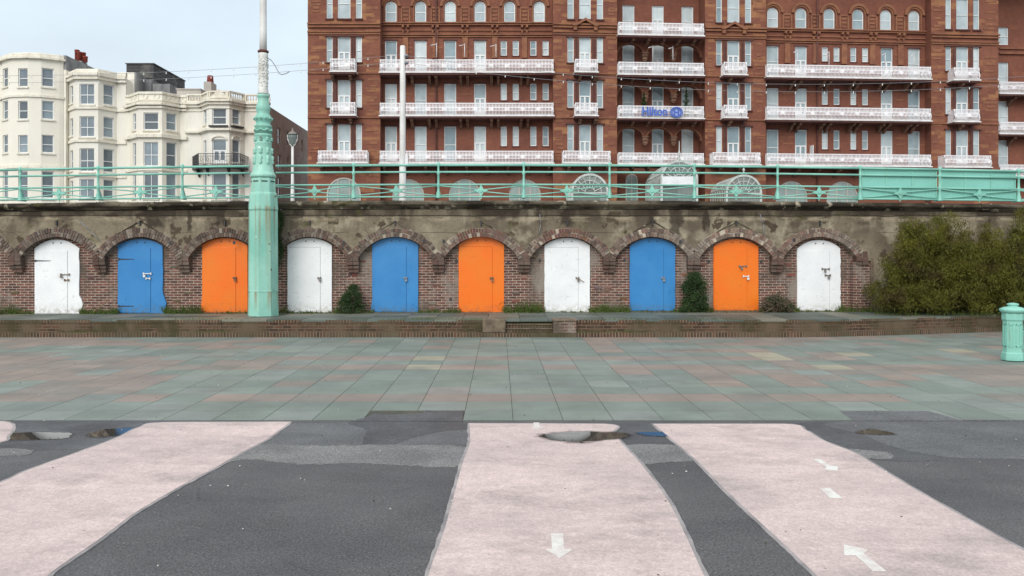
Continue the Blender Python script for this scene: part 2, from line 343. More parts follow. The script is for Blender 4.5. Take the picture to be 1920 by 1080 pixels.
mt['seam_white'] = plain('seam_grey', (.42,.42,.42)); mt['seam_blue'] = plain('seam_blue', s2l(26,84,140)); mt['seam_orange'] = plain('seam_orange', s2l(190,84,14))
HB1, HB2 = s2l(130,84,68), s2l(116,74,62)
def hotelmat(name, tan, bias, bw, bh, var=.1):
    b = NB(name); sep = b.n('ShaderNodeSeparateXYZ', i_0=b.geo.outputs['Position']); cmb = b.n('ShaderNodeCombineXYZ')
    b.set(cmb.inputs[0], sep.outputs[0]); b.set(cmb.inputs[1], sep.outputs[2])
    br = b.n('ShaderNodeTexBrick'); b.set(br.inputs['Vector'], cmb.outputs[0]); br.offset = .5
    b.set(br.inputs['Color1'], (0,0,0)); b.set(br.inputs['Color2'], (1,1,1)); b.set(br.inputs['Mortar'], (0,0,0))
    for k, v in (('Scale',1),('Mortar Size',0),('Bias',bias),('Brick Width',bw),('Row Height',bh)): br.inputs[k].default_value = v
    base = b.mix(b.ramp(b.noise(.35, 6), .36, .64), HB1, HB2)
    f = b.ramp(br.outputs[0], .72, .95)
    f = b.math('MULTIPLY', f, b.ramp(b.noise(.45, 3, (1,1,1.4), (3,3,3)), .38, .6, .15, 1))
    col = b.mix(f, base, tan)
    fine = b.n('ShaderNodeTexBrick'); b.set(fine.inputs['Vector'], cmb.outputs[0])
    b.set(fine.inputs['Color1'], (.85,.85,.85)); b.set(fine.inputs['Color2'], (1.15,1.15,1.15)); b.set(fine.inputs['Mortar'], (1.25,1.2,1.15))
    for k, v in (('Scale',1),('Mortar Size',.006),('Brick Width',.23),('Row Height',.078)): fine.inputs[k].default_value = v
    col = b.mix(.7, col, b.mix(1., col, fine.outputs[0], 'MULTIPLY')); col = b.vary(col, b.noise(2.2, 6), var)
    b.bump(b.noise(9,4), .3, .02); return b.done(col, .9, 0, .2)
mt['hotel'] = hotelmat('hotel_red_brick', s2l(146,94,70), -.2, 1.1, .32)
mt['hotel_band'] = hotelmat('hotel_banded_brick', s2l(152,108,78), .1, 1.3, .27)
mt['hotel_tan'] = plain('terracotta_tan', s2l(144,96,68), s2l(122,78,60), 1.5, .85, 12, .12, .2)
mt['hotel_stone'] = plain('hotel_brown_stone', s2l(128,96,76), s2l(92,62,50), 2.5, .85, 12, .12, .2)
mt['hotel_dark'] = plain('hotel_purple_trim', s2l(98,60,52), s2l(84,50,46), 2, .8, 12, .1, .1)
mt['balc'] = plain('balcony_white_iron', (.82,.80,.81), (.72,.69,.70), 2.5, .55, 12, .08, .05)
mt['slab_white'] = plain('balcony_white_edge', (.82,.81,.79), (.68,.65,.63), 2, .6, 12, .06, .05)
mt['frame'] = plain('window_white_frame', (.80,.81,.80), (.7,.72,.72), 2, .5, 12, .04, 0)
def pane(name, a, c, rough=.08, curtain=.35):
    b = NB(name); oi = b.n('ShaderNodeObjectInfo'); rmp = b.ramp(oi.outputs['Random'], .1, .9)
    col = b.mix(rmp, a, c)
    cur = b.n('ShaderNodeTexWave', wave_type='BANDS', bands_direction='X', i_Vector=b.pos((1,.6,.05)))
    cur.inputs['Scale'].default_value = 2.6; cur.inputs['Distortion'].default_value = 2.5; cur.inputs['Detail'].default_value = 2
    col = b.mix(b.math('MULTIPLY', cur.outputs[1], curtain), col, tuple(min(1, v*1.6) for v in a))
    col = b.vary(col, b.noise(1.2, 3), .18); return b.done(col, rough, 0, .6)
mt['pane'] = pane('curtained_glass', s2l(128,146,152), s2l(206,214,214))
mt['pane_dark'] = pane('dark_glass', s2l(90,98,104), s2l(142,156,164), .05, .3)
mt['pane_low'] = pane('greenish_glass', s2l(128,142,138), s2l(158,170,164), .1, .3)
def stucco(name, c, c2):
    b = NB(name); col = b.mix(b.ramp(b.noise(.3, 5, (1,1,.6)), .35, .7), c, c2)
    col = b.mix(b.ramp(b.noise(1.2, 7, (1.5,1.5,.25)), .60, .75, 0, .4), col, tuple(v*.72 for v in c2)); col = b.vary(col, b.noise(8,3), .03)
    b.bump(b.noise(6,4), .1, .02); return b.done(col, .8, 0, .3)
mt['cream'] = stucco('cream_stucco', s2l(234,230,217), s2l(226,220,205))
mt['cream2'] = stucco('ivory_stucco', s2l(232,229,219), s2l(224,218,204))
mt['cream_trim'] = plain('cream_moulding', s2l(230,226,212), s2l(214,206,188), 2, .8, 10, .05, .1)
mt['sidewall'] = plain('brown_side_render', s2l(186,180,172), s2l(168,161,152), .8, .85, 10, .1, .2)
mt['greywall'] = plain('grey_party_wall', s2l(140,140,140), s2l(96,98,100), .9, .85, 10, .12, .2, sc=(1,1,.4))
mt['chimneypot'] = plain('clay_pot', s2l(148,66,52), s2l(110,50,42), 6, .8)
mt['cladding'] = brickmat('grey_timber_cladding', s2l(92,92,92), s2l(72,72,74), s2l(48,48,50), bw=6, bh=.28, ms=.03, stain=s2l(104,102,98))
mt['slate'] = plain('roof_slate', s2l(84,82,84), s2l(64,60,62), 2, .8)
mt['sign_blue'] = plain('blue_sign_letter', s2l(74,104,186), None, 3, .4)
mt['sign_pale'] = plain('sign_backing', s2l(150,165,214), None, 3, .4)
def foliage(name, c1, c2, c3, sc=2.5):
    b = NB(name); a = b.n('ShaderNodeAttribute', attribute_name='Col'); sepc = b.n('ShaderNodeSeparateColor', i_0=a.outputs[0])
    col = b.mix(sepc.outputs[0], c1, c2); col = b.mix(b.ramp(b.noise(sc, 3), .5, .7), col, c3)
    b.b.inputs['Subsurface Weight'].default_value = 0
    m = b.done(col, .6, 0, .25)
    tr = b.n('ShaderNodeBsdfTranslucent'); b.set(tr.inputs[0], col); ms = b.n('ShaderNodeMixShader'); ms.inputs[0].default_value = .3
    b.t.links.new(b.b.outputs[0], ms.inputs[1]); b.t.links.new(tr.outputs[0], ms.inputs[2]); b.t.links.new(ms.outputs[0], b.o.inputs[0]); return m
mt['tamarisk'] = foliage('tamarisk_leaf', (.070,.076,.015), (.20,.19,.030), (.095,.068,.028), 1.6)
mt['ivy'] = foliage('dark_ivy_leaf', (.022,.045,.014), (.05,.09,.025), (.03,.06,.02), 5)
mt['weed'] = foliage('weed_leaf', (.07,.11,.025), (.15,.20,.05), (.09,.10,.04), 1.3)
mt['bramble'] = foliage('dry_bramble', (.05,.05,.03), (.16,.12,.08), (.04,.07,.02), 5)
mt['bark'] = plain('bark', (.06,.042,.03), (.10,.07,.05), 8, .9)
def glassy(name, c, alpha):
    b = NB(name); m = b.done(c, .12, 0, .6); tr = b.n('ShaderNodeBsdfTransparent'); ms = b.n('ShaderNodeMixShader'); ms.inputs[0].default_value = alpha
    b.t.links.new(tr.outputs[0], ms.inputs[1]); b.t.links.new(b.b.outputs[0], ms.inputs[2]); b.t.links.new(ms.outputs[0], b.o.inputs[0]); return m
mt['canopy_frame'] = plain('canopy_grey_white', s2l(196,201,196), s2l(170,176,170), 3, .6)
mt['green_glass'] = glassy('glazing', s2l(142,160,156), .45)
mt['panel'] = plain('mint_panel', s2l(130,194,180), s2l(120,182,167), .8, .45, 20, .04, .05)

# ------------------------------------------------------------------ ground
def sheet(name, polys, z, mat, step=0, **kw):
    m = MB()
    for p in polys: m.prism(p, lambda x, y: (x, y, z), lambda x, y: (x, y, -.012))
    return build(name, m, mat, **kw)
g = MB(); g.face([(-300,-250,0),(300,-250,0),(300,24,0),(-300,24,0)])
build('ground', g, mt['asphalt'], kind='structure')
g = MB(); g.face([(-500,22.9,3.52),(500,22.9,3.52),(500,900,3.52),(-500,900,3.52)])
build('promenade', g, mt['asphalt_mid'], kind='structure')

def smooth_poly(pts, n=4, jit=0.0, seed=1):   # Catmull-Rom through image-traced ground points
    rnd = random.Random(seed); o = []; k = len(pts)
    for i in range(k):
        p0, p1, p2, p3 = pts[(i-1) % k], pts[i], pts[(i+1) % k], pts[(i+2) % k]
        sharp = p1[2] if len(p1) > 2 else 0
        for j in range(n):
            t = j/n
            q = []
            for a in (0, 1):
                if sharp: v = p1[a]+(p2[a]-p1[a])*t
                else: v = .5*((2*p1[a])+(-p0[a]+p2[a])*t+(2*p0[a]-5*p1[a]+4*p2[a]-p3[a])*t*t+(-p0[a]+3*p1[a]-3*p2[a]+p3[a])*t**3)
                q.append(v + rnd.uniform(-jit, jit))
            o.append(tuple(q))
    return o
def gp(pts, **kw):   # image points on the ground -> world polygon
    return smooth_poly([(*G(p[0], p[1]), *(p[2:])) for p in pts], **kw)

# slabs
SX, SY, SW = .174, 9.92, .627
GREEN = [s2l(118,128,120), s2l(114,124,117), s2l(121,130,122), s2l(116,125,119), s2l(112,122,115), s2l(123,130,125)]
PINKS = [s2l(135,123,115), s2l(131,121,114), s2l(127,121,114), s2l(138,126,117)]
TAN = s2l(150,145,127)
rnd = random.Random(3)
m = MB(); bed = MB()
xr0, xr1 = -62, 62
specials = {}
def slab_cell(px, py):
    X, Y = G(px, py); return (math.floor((X-SX)/SW), math.floor((Y-SY)/SW))
for px, py in ((1410,667),(1438,675),(1600,662),(1765,656),(800,671),(795,687),(1600,692)): specials[slab_cell(px,py)] = TAN
specials[slab_cell(838,731)] = s2l(132,129,124)
clusters = []
for _ in range(60): clusters.append((rnd.uniform(-20, 20), rnd.uniform(11.5, 20), rnd.uniform(.8, 2.6)))
for r in range(0, 16):
    for c in range(int((xr0-SX)/SW), int((xr1-SX)/SW)):
        x0 = SX+c*SW; y0 = SY+r*SW; xc = x0+SW/2
        if r == 0 and -1.6 < xc < -.55: continue
        pink = False
        if r == 2: pink = rnd.random() < .93
        elif r in (7, 9): pink = rnd.random() < .82
        elif r in (14,): pink = rnd.random() < .35
        elif r > 2 and (c*7+r*13) % 5 == 0: pink = rnd.random() < .25
        if r > 2 and not pink:
            for (cx_, cy_, cr) in clusters:
                if abs(xc-cx_) < cr and abs(y0-cy_) < .5 and (xc > 2.2 or xc < -4): pink = rnd.random() < .8
        colr = rnd.choice(PINKS) if pink else rnd.choice(GREEN)
        if rnd.random() < .03: colr = s2l(128,136,130)
        f = rnd.uniform(.95, 1.05); colr = specials.get((c, r), tuple(v*f for v in colr))
        gw = .0045; dz = rnd.uniform(-.0012, .0012)
        t1, t2 = rnd.uniform(-.0008,.0008), rnd.uniform(-.0008,.0008)
        m.hexa([(x0+gw,y0+gw,-.02),(x0+SW-gw,y0+gw,-.02),(x0+SW-gw,y0+SW-gw,-.02),(x0+gw,y0+SW-gw,-.02),
                (x0+gw,y0+gw,.0065+dz*.5),(x0+SW-gw,y0+gw,.0065+dz*.5+t1),(x0+SW-gw,y0+SW-gw,.0065+dz*.5+t1+t2),(x0+gw,y0+SW-gw,.0065+dz*.5+t2)], colr)
# slabs keep on behind the receding edge on the right
for r in range(16, 22):
    for c in range(int(7/SW), int(xr1/SW)):
        x0 = SX+c*SW; y0 = SY+r*SW; colr = rnd.choice(PINKS) if rnd.random() < .25 else rnd.choice(GREEN)
        m.box(x0+.007, x0+SW-.007, y0+.007, y0+SW-.007, -.02, .0065, colr)
build('pavement', m, mt['slabs'], kind='structure')
bed.box(-62, 62, SY+.0, 24, -.05, .002); 
build('pavement_bed', bed, mt['soil'], kind='structure')
# raised asphalt lip where it meets the slabs + patches
def patch(name, pts, z, mat, jit=.006, seed=1, n=6):
    return sheet(name, [gp(pts, n=n, jit=jit, seed=seed)], z, mat, kind='structure')
patch('road_patch', [(-400,792),(100,786),(310,787),(430,791),(520,800),(500,820),(430,832),(250,838),(-100,850),(-400,850)], .002, mt['asphalt_wet'], seed=2)
patch('road_patch', [(505,795,1),(700,792),(880,796,1),(880,834),(700,834),(520,838),(440,832)], .002, mt['asphalt_mid'], seed=3)
patch('road_patch', [(660,790.5,1),(682,785,1),(702,777,1),(740,778,1),(792,776,1),(797,770.5,1),(835,772,1),(869,770.5,1),(867,791,1)], .0095, mt['asphalt_wet'], seed=4, n=4)
patch('road_patch', [(470,834),(600,836),(760,835),(872,839),(868,874),(760,873),(660,869),(560,871),(470,862),(420,868),(440,850)], .0045, mt['asphalt_pale'], jit=.02, seed=5, n=10)
patch('road_patch', [(1130,796,1),(1230,794,1),(1290,835),(1180,836)], .002, mt['asphalt_wet'], seed=6)
patch('road_patch', [(1170,836),(1280,837),(1310,862),(1250,867),(1190,869)], .0045, mt['asphalt_pale'], jit=.015, seed=7, n=8)
patch('road_patch', [(660,791,1),(867,791,1),(878,796,1),(877,806,1),(838,808),(800,815),(760,826),(730,836),(700,838),(680,832),(686,806)], .004, mt['asphalt_wet'], seed=14, n=5)
patch('road_patch', [(1575,772,1),(1740,772,1),(1800,788.5,1),(2300,790,1),(1600,790,1)], .0095, mt['asphalt_mid'], seed=8, n=4)
if 0: patch('road_patch', [(1575,772,1),(1740,772,1),(1800,788.5,1),(2300,792,1),(2300,868),(1920,861),(1780,858),(1680,840),(1620,815)], .0175, mt['asphalt_mid'], seed=8)
patch('road_patch', [(1590,791,1),(2300,791,1),(2300,868),(1920,861),(1780,858),(1680,840),(1620,815)], .004, mt['asphalt_mid'], seed=18)
patch('road_patch', [(1480,800),(1560,790),(1640,806),(1700,838),(1760,862),(1640,862),(1560,835)], .003, mt['asphalt_wet'], seed=9)
patch('road_patch', [(1560,842),(1640,846),(1672,852),(1668,860),(1600,858)], .0055, mt['asphalt_pale'], jit=.02, seed=10, n=8)
patch('road_patch', [(0,842),(60,845),(45,854),(-60,856)], .0055, mt['asphalt_pale'], jit=.02, seed=11, n=8)

# pink paths with their arrows
def path_obj(pts, z, seed, label=None):
    P = gp(pts, n=7, jit=.0, seed=seed)
    cx = sum(p[0] for p in P)/len(P); cy = sum(p[1] for p in P)/len(P)
    r_ = random.Random(seed); out_ = []; n = len(P)
    for i in range(n):
        a = P[i-1]; c = P[(i+1) % n]; dx, dy = c[0]-a[0], c[1]-a[1]; l = math.hypot(dx, dy) or 1
        w_ = .030 + r_.uniform(-.006, .006)
        out_.append((P[i][0]+SGN*dy/l*w_, P[i][1]-SGN*dx/l*w_))
    sheet('path_edging', [out_], z-.002, mt['pink_edge'], kind='structure')
    return sheet('path', [P], z, mt['pink'], kind='structure')
SGN = 1
def area(P): return sum(P[i-1][0]*P[i][1]-P[i][0]*P[i-1][1] for i in range(len(P)))/2
def make_path(pts, z, seed):
    global SGN
    P = gp(pts, n=2); SGN = 1 if area(P) > 0 else -1
    return path_obj(pts, z, seed)
ZP = .009
p1 = make_path([(545,792,1),(505,822),(452,850),(400,880),(340,912),(255,962),(190,1010),(95,1076),(20,1140),(-600,1300),(-1500,1150),(-500,1020),(-60,925),(60,880),(150,848),(215,824),(262,802),(310,793,1)], ZP, 21)
p2 = make_path([(880,795,1),(882,828),(868,868),(856,912),(842,965),(825,1020),(803,1082),(760,1250),(700,1500),(1540,1500),(1410,1250),(1322,1085),(1285,1005),(1252,940),(1205,875),(1168,835),(1150,812),(1135,796,1)], ZP, 22)
p3 = make_path([(1225,796,1),(1268,832),(1310,868),(1352,912),(1405,962),(1462,1015),(1530,1080),(1700,1250),(2900,1500),(2300,1230),(2060,1110),(1930,1040),(1790,962),(1680,898),(1605,852),(1545,828),(1510,808),(1470,796,1)], ZP, 23)
make_path([(-200,792),(-30,791),(15,793),(24,804),(14,818),(-10,832),(-200,850)], ZP, 24)
def arrow(parent, pts, lab):
    m = MB(); P = [G(a, b) for a, b in pts]
    m.prism(P, lambda x, y: (x, y, ZP+.003), lambda x, y: (x, y, ZP+.001))
    build('painted_arrow', m, mt['arrow'], parent, label=lab)
arrow(p2, [(1033,1003),(1056,1003),(1058,1032),(1074,1033),(1049,1050),(1022,1033),(1035,1032)], 'large white arrow pointing towards the camera')
arrow(p2, [(1000,794),(1011,794),(1012,802),(1021,802),(1009,807),(995,802),(1002,802)], 'small white arrow near the paving')
arrow(p3, [(1524,863),(1538,863),(1556,875),(1572,876),(1570,885),(1546,882),(1550,878)], 'small worn white arrow')
arrow(p3, [(1536,918),(1556,918),(1579,936),(1556,936)], 'white dash of the lane line')
arrow(p3, [(1582,1024),(1628,1034),(1620,1041),(1662,1074),(1636,1074),(1604,1044),(1583,1044)], 'large white arrow pointing away')

def puddle(pts, z, label, seed):
    P = gp(pts, n=8, jit=.004, seed=seed); cx_ = sum(p[0] for p in P)/len(P); cy_ = sum(p[1] for p in P)/len(P)
    me = D.meshes.new('puddle'); rings = (1.22, 1.0, .55); V = []; Fc = []; A = []
    for k, f in enumerate(rings):
        for x, y in P: V.append((cx_+(x-cx_)*f, cy_+(y-cy_)*(f if f <= 1 else 1.5), z)); A.append((0., .5, 1.)[k])
    n = len(P); V.append((cx_, cy_, z)); A.append(1.)
    for k in range(2):
        for i in range(n): j = (i+1) % n; Fc.append((k*n+i, k*n+j, (k+1)*n+j, (k+1)*n+i))
    for i in range(n): Fc.append((2*n+i, 2*n+(i+1) % n, 3*n))
    org = Vector((cx_, cy_, z)); me.from_pydata([tuple(Vector(v)-org) for v in V], [], Fc)
    at = me.attributes.new('wet', 'FLOAT', 'POINT')
    for i, v in enumerate(A): at.data[i].value = v
    me.materials.append(mt['water']); o = D.objects.new('puddle', me); finish(o, None, org); tag(o, label, None, None, 'structure')
puddle([(1012,818),(1045,814),(1085,812),(1165,814),(1178,818),(1145,825),(1090,830),(1045,827)], ZP+.004, 'long puddle on the middle pink path', 31)
puddle([(1195,812),(1260,811),(1300,813),(1285,818),(1225,818)], .0075, 'thin puddle between two pink paths', 32)
puddle([(10,815),(60,812),(125,813),(120,822),(60,825),(15,824)], .0065, 'puddle at far left', 33)
puddle([(165,814),(200,806),(252,804),(238,814),(190,820)], .0065, 'puddle beside the left pink path', 34)
if 0: puddle([(345,808),(390,804),(425,807),(405,813),(360,814)], ZP+.004, 'small puddle on the left pink path', 35)
puddle([(1608,812),(1635,806),(1662,810),(1676,815),(1640,816)], .0075, 'small dark puddle at right', 36)
# small litter: pebbles and bits
rnd = random.Random(5)
m = MB()
for _ in range(420):
    y = 5+14.5*rnd.random()**.8; x = rnd.uniform(-.75, .75)*y; s = rnd.uniform(.003, .009)
    c = rnd.choice([s2l(190,186,178), s2l(150,146,140), s2l(90,80,66), s2l(70,60,50), s2l(210,206,200)])
    a = rnd.uniform(0, 3); q = [(x+math.cos(a+k*1.57)*s*rnd.uniform(.6,1.4), y+math.sin(a+k*1.57)*s*rnd.uniform(.6,1.4)) for k in range(4)]
    m.prism(q, lambda X, Y_: (X, Y_, .0105+s*.35), lambda X, Y_: (X, Y_, .006), c)
mt['grit'] = attrmat('grit', .8, .1, .1)
build('grit', m, mt['grit'], kind='stuff', label='small stones and crumbs scattered over the paving and asphalt', cat='grit')

# ------------------------------------------------------------------ raised brick platform
ZT = .437
def zb(x): return ZT + .0032*max(-14, min(14, x))          # top of the platform at the wall
plat = thing('brick_platform', (0, 20.0, 0), 'low mossy brick platform with paved top and short flight of steps', 'platform')
YF = 19.9
def edgeY(x):      # front edge of the lower tier, receding at the right
    if x < 7.6: return YF
    t = (x-7.6)/(13.5-7.6); return YF + 1.5*t**1.25 if t < 1.6 else YF+1.5*1.6**1.25
sx0, sx1 = PX(948, 20), PX(1037, 20)
bx0, bx1 = PX(905, 20), PX(1080, 20)
low, up, cap, top = MB(), MB(), MB(), MB()
def strip(mb, xa, xb, off0, off1, z0, z1, n=1, c=None):
    for i in range(n):
        a = xa+(xb-xa)*i/n; b_ = xa+(xb-xa)*(i+1)/n
        mb.hexa([(a,edgeY(a)+off0,z0),(b_,edgeY(b_)+off0,z0),(b_,edgeY(b_)+off1,z0),(a,edgeY(a)+off1,z0),
                 (a,edgeY(a)+off0,z1),(b_,edgeY(b_)+off0,z1),(b_,edgeY(b_)+off1,z1),(a,edgeY(a)+off1,z1)], c)
for xa, xb, n in ((-40, bx0, 60), (bx1, 7.6, 16), (7.6, 30, 40)):
    low.mark(); up.mark(); cap.mark()
    for i in range(n):
        a = xa+(xb-xa)*i/n; b_ = xa+(xb-xa)*(i+1)/n; j = random.uniform(-.006, .006)
        strip(low, a, b_, j, .5, 0, .125+random.uniform(-.004,.004)); strip(up, a, b_, .17+j*1.5, .6, .1, .355)
        strip(cap, a, b_, .155+j*2, .6, .357+random.uniform(-.003,.003), ZT-.012)
low.mark(); strip(low, bx0, bx1, 0.002, .12, 0, .115)
build_split('brick_foot', low, mt['soldier'], plat); build_split('brick_riser', up, mt['riser'], plat); build_split('brick_nosing', cap, mt['soldier'], plat)
# paved top: individual slabs
rs = random.Random(11)
def topz(x, y): 
    e_ = edgeY(x)+.16; t = max(0, min(1, (y-e_)/(22.7-e_))); return ZT + (zb(x)-ZT)*t
xx = -40.0
while xx < 30:
    wdt = rs.uniform(.6, .95); 
    e0, e1 = edgeY(xx)+.155, edgeY(xx+wdt)+.155
    ny = 4
    for k in range(ny):
        y00, y10 = e0+(23.0-e0)*k/ny, e1+(23.0-e1)*k/ny; y01, y11 = e0+(23.0-e0)*(k+1)/ny, e1+(23.0-e1)*(k+1)/ny
        if k == 0 and xx+wdt > sx0-.1 and xx < sx1+.1 and False: continue
        c = rs.choice([s2l(98,106,98), s2l(88,96,90), s2l(108,112,102), s2l(80,86,78), s2l(118,116,104)]); q = .006
        pts = [(xx+q,y00+q),(xx+wdt-q,y10+q),(xx+wdt-q,y11-q),(xx+q,y01-q)]
        dz = rs.uniform(-.004,.004)
        top.hexa([(x, y, topz(x,y)-.05) for x, y in pts]+[(x, y, topz(x,y)+dz) for x, y in pts], c)
    xx += wdt
build('paved_top', top, mt['topslab'], plat)
core = MB(); 
for i in range(35):
    a = -40+i*2; b_ = a+2
    core.hexa([(a,edgeY(a)+.62,0.02),(b_,edgeY(b_)+.62,0.02),(b_,23,0.02),(a,23,0.02),(a,edgeY(a)+.3,ZT-.06),(b_,edgeY(b_)+.3,ZT-.06),(b_,23,ZT-.06),(a,23,ZT-.06)])
build('platform_core', core, mt['soil'], plat)
# steps between a cast block and a brick pier
for k in range(2):
    st = MB(); z1 = .115+(.437-.115)*(k+1)/3; y0 = 20.0+.09*k
    st.box(sx0+.003, sx1-.003, y0+.03, 20.45, z1-.105, z1-.028); b1 = build('step', st, mt['soldier'], plat)
    ns = MB(); ns.box(sx0+.004, sx1-.004, y0, 20.43, z1-.026, z1); build('nosing', ns, mt['block'], b1, bevel=.006)
st = MB(); st.box(sx0+.002, sx1-.002, 20.19, 20.5, .33, .425); build('step', st, mt['soldier'], plat)
bl = MB(); bl.box(bx0, sx0, 19.93, 20.5, .117, .452); build('cast_block', bl, mt['block'], plat, bevel=.02)
bl = MB(); bl.box(sx1, bx1, 19.93, 20.5, .117, .405); pier = build('brick_pier', bl, mt['brick'], plat)
bl = MB(); bl.box(sx1-.02, bx1+.01, 19.91, 20.5, .407, .45); build('pier_cap', bl, mt['block'], pier, bevel=.012)

# ------------------------------------------------------------------ retaining wall
YW, YI = 22.48, 22.70
def msc(x):    # gentle fall of the promenade towards both ends
    t = (x - PX(900, 22.5))/13.6; t = max(-1.5, min(1.5, t)); return 1 - .055*t*t
def zt(x, z): return CH + (z-CH)*msc(x) if z > CH else z
wall = thing('retaining_wall', (0, 22.6, ZT), 'long stained promenade wall with brick arches over ten painted doors', 'wall')
DC = [-213, -53, 107, 263, 422, 581, 741, 902, 1063, 1223, 1380, 1537]
pxm = YW/FPX
ZC = PZ(524, YW); RI, RO = 79.5*pxm, 97*pxm; RM = 88*pxm
cx = [PX(p, YW) for p in DC]
ZTOPW = 3.36
half = 80*pxm
# rendered face: profile bottom edge
m = MB()
def bottom(x):
    for c in cx:
        dx = abs(x-c)
        if dx < 69*pxm + .09: 
            v = ZC + math.sqrt(max(0, RM*RM-dx*dx)); return max(v, PZ(487, YW))
    if x > cx[-1]+half*1.02 or x < cx[0]-half*1.02: return .2
    return PZ(489, YW)
xs = []
x = -45.0
while x < 45:
    xs.append(x); x += .05 if cx[0]-1.7 < x < cx[-1]+1.7 else .5
for a, b_ in zip(xs[:-1], xs[1:]):
    za, zb_ = bottom(a), bottom(b_)
    if abs(za-zb_) > .8: za = zb_ = max(za, zb_) if a < 0 else max(za, zb_)
    if a > cx[-1]+1.2 and b_ < PX(1632, YW) and False: pass
    zta, ztb = zt(a, ZTOPW), zt(b_, ZTOPW)
    xe = PX(1636, YW)
    if b_ <= xe and a > cx[-1]+half*.9: za = zb_ = PZ(489, YW)
    m.hexa([(a,YW,za),(b_,YW,zb_),(b_,23.2,zb_),(a,23.2,za),(a,YW,zta),(b_,YW,ztb),(b_,23.2,ztb),(a,23.2,zta)])
build('rendered_face', m, mt['render'], wall)
m = MB(); m.box(-45, PX(1632, YI), YI, 23.1, .2, PZ(440, YI)); m.box(PX(1600,YW), PX(1633,YW), YW+.03, YI-.004, .2, PZ(492,YW))
build('brick_infill', m, mt['brick'], wall)
m = MB(); m.box(PX(1632.5,YW), PX(1638,YW), YW-.012, YW+.02, .3, PZ(484,YW)); build('corner_strip', m, mt['block'], wall)
# coping
m = MB(); prof = [(23.25, .02), (YW-.02, .02), (YW-.02,.05), (YW-.07, .06), (YW-.07,.085), (YW-.13, .10), (YW-.165, .14), (YW-.16, .19), (YW-.12, .225), (YW-.12,.24), (23.25, .24)]
colx0, colx1 = PX(463, 22.4), PX(521, 22.4)
def coping_run(x0, x1, seg):
    n = max(1, int((x1-x0)/seg)); r_ = random.Random(int(x0*10)+99)
    for i in range(n):
        a = x0+(x1-x0)*i/n+.004; b_ = x0+(x1-x0)*(i+1)/n-.004; j = r_.uniform(-.006, .006); jy = r_.uniform(-.008, .008)
        f = lambda xx: (lambda y, z: (xx, y+jy, zt(xx, ZTOPW+z)+j))
        m.prism(prof, f(a), f(b_))
coping_run(-45, colx0, 1.15); coping_run(colx1, 45, 1.15)
build('coping', m, mt['coping'], wall, bevel=0)
# arches
VC = [s2l(110,92,82), s2l(98,82,73), s2l(120,104,92), s2l(90,76,68), s2l(112,86,76), s2l(130,118,108)]
MC = s2l(160,150,134)
for k, c in enumerate(cx):
    m = MB(); r_ = random.Random(50+k)
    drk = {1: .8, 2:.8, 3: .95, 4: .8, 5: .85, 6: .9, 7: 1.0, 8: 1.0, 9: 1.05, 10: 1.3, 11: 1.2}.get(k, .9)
    red = 1 if k in (7, 8) else 0
    for ring in range(2):
        ra = RI + (RO-RI)*(.5*ring); rb = RI+(RO-RI)*(.5*(ring+1))
        amax = math.radians(62); n = int(2*amax*((ra+rb)/2)/.078)
        for i in range(n):
            a0 = -amax+2*amax*i/n; a1 = -amax+2*amax*(i+1)/n; am = (a0+a1)/2
            if abs(math.sin(am)*(rb)) > half*1.01: continue
            if ZC+math.cos(am)*ra < PZ(493, YW): continue
            g_ = .0065/ra; yj = r_.uniform(-.02, .012); rj = r_.uniform(-.022,.012)
            if r_.random() < .04: continue
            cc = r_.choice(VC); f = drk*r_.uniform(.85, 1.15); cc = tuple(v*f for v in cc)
            if red and abs(am) < .5: cc = tuple(v*r_.uniform(.8,1.15) for v in s2l(106,74,64))
            q = lambda ang, rad, y: (c+math.sin(ang)*rad, y, ZC+math.cos(ang)*rad)
            A0, A1 = a0+g_, a1-g_; yf = YW-.03+yj
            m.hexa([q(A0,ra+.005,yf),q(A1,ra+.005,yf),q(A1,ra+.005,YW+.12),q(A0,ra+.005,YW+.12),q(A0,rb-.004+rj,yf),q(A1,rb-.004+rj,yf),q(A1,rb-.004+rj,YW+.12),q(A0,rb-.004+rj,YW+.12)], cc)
    # mortar bed behind the bricks and the soffit
    n = 30
    for i in range(n):
        a0 = -1.07+2.14*i/n; a1 = -1.07+2.14*(i+1)/n
        if abs(math.sin((a0+a1)/2)*RO) > half*1.0 : continue
        q = lambda ang, rad, y: (c+math.sin(ang)*rad, y, ZC+math.cos(ang)*rad)
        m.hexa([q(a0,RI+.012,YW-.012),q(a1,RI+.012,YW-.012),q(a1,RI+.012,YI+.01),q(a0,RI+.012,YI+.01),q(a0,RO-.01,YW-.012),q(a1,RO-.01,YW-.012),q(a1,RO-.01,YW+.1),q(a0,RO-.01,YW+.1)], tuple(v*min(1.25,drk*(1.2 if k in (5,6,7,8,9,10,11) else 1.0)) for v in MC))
    build('brick_arch', m, mt['vouss'], wall)
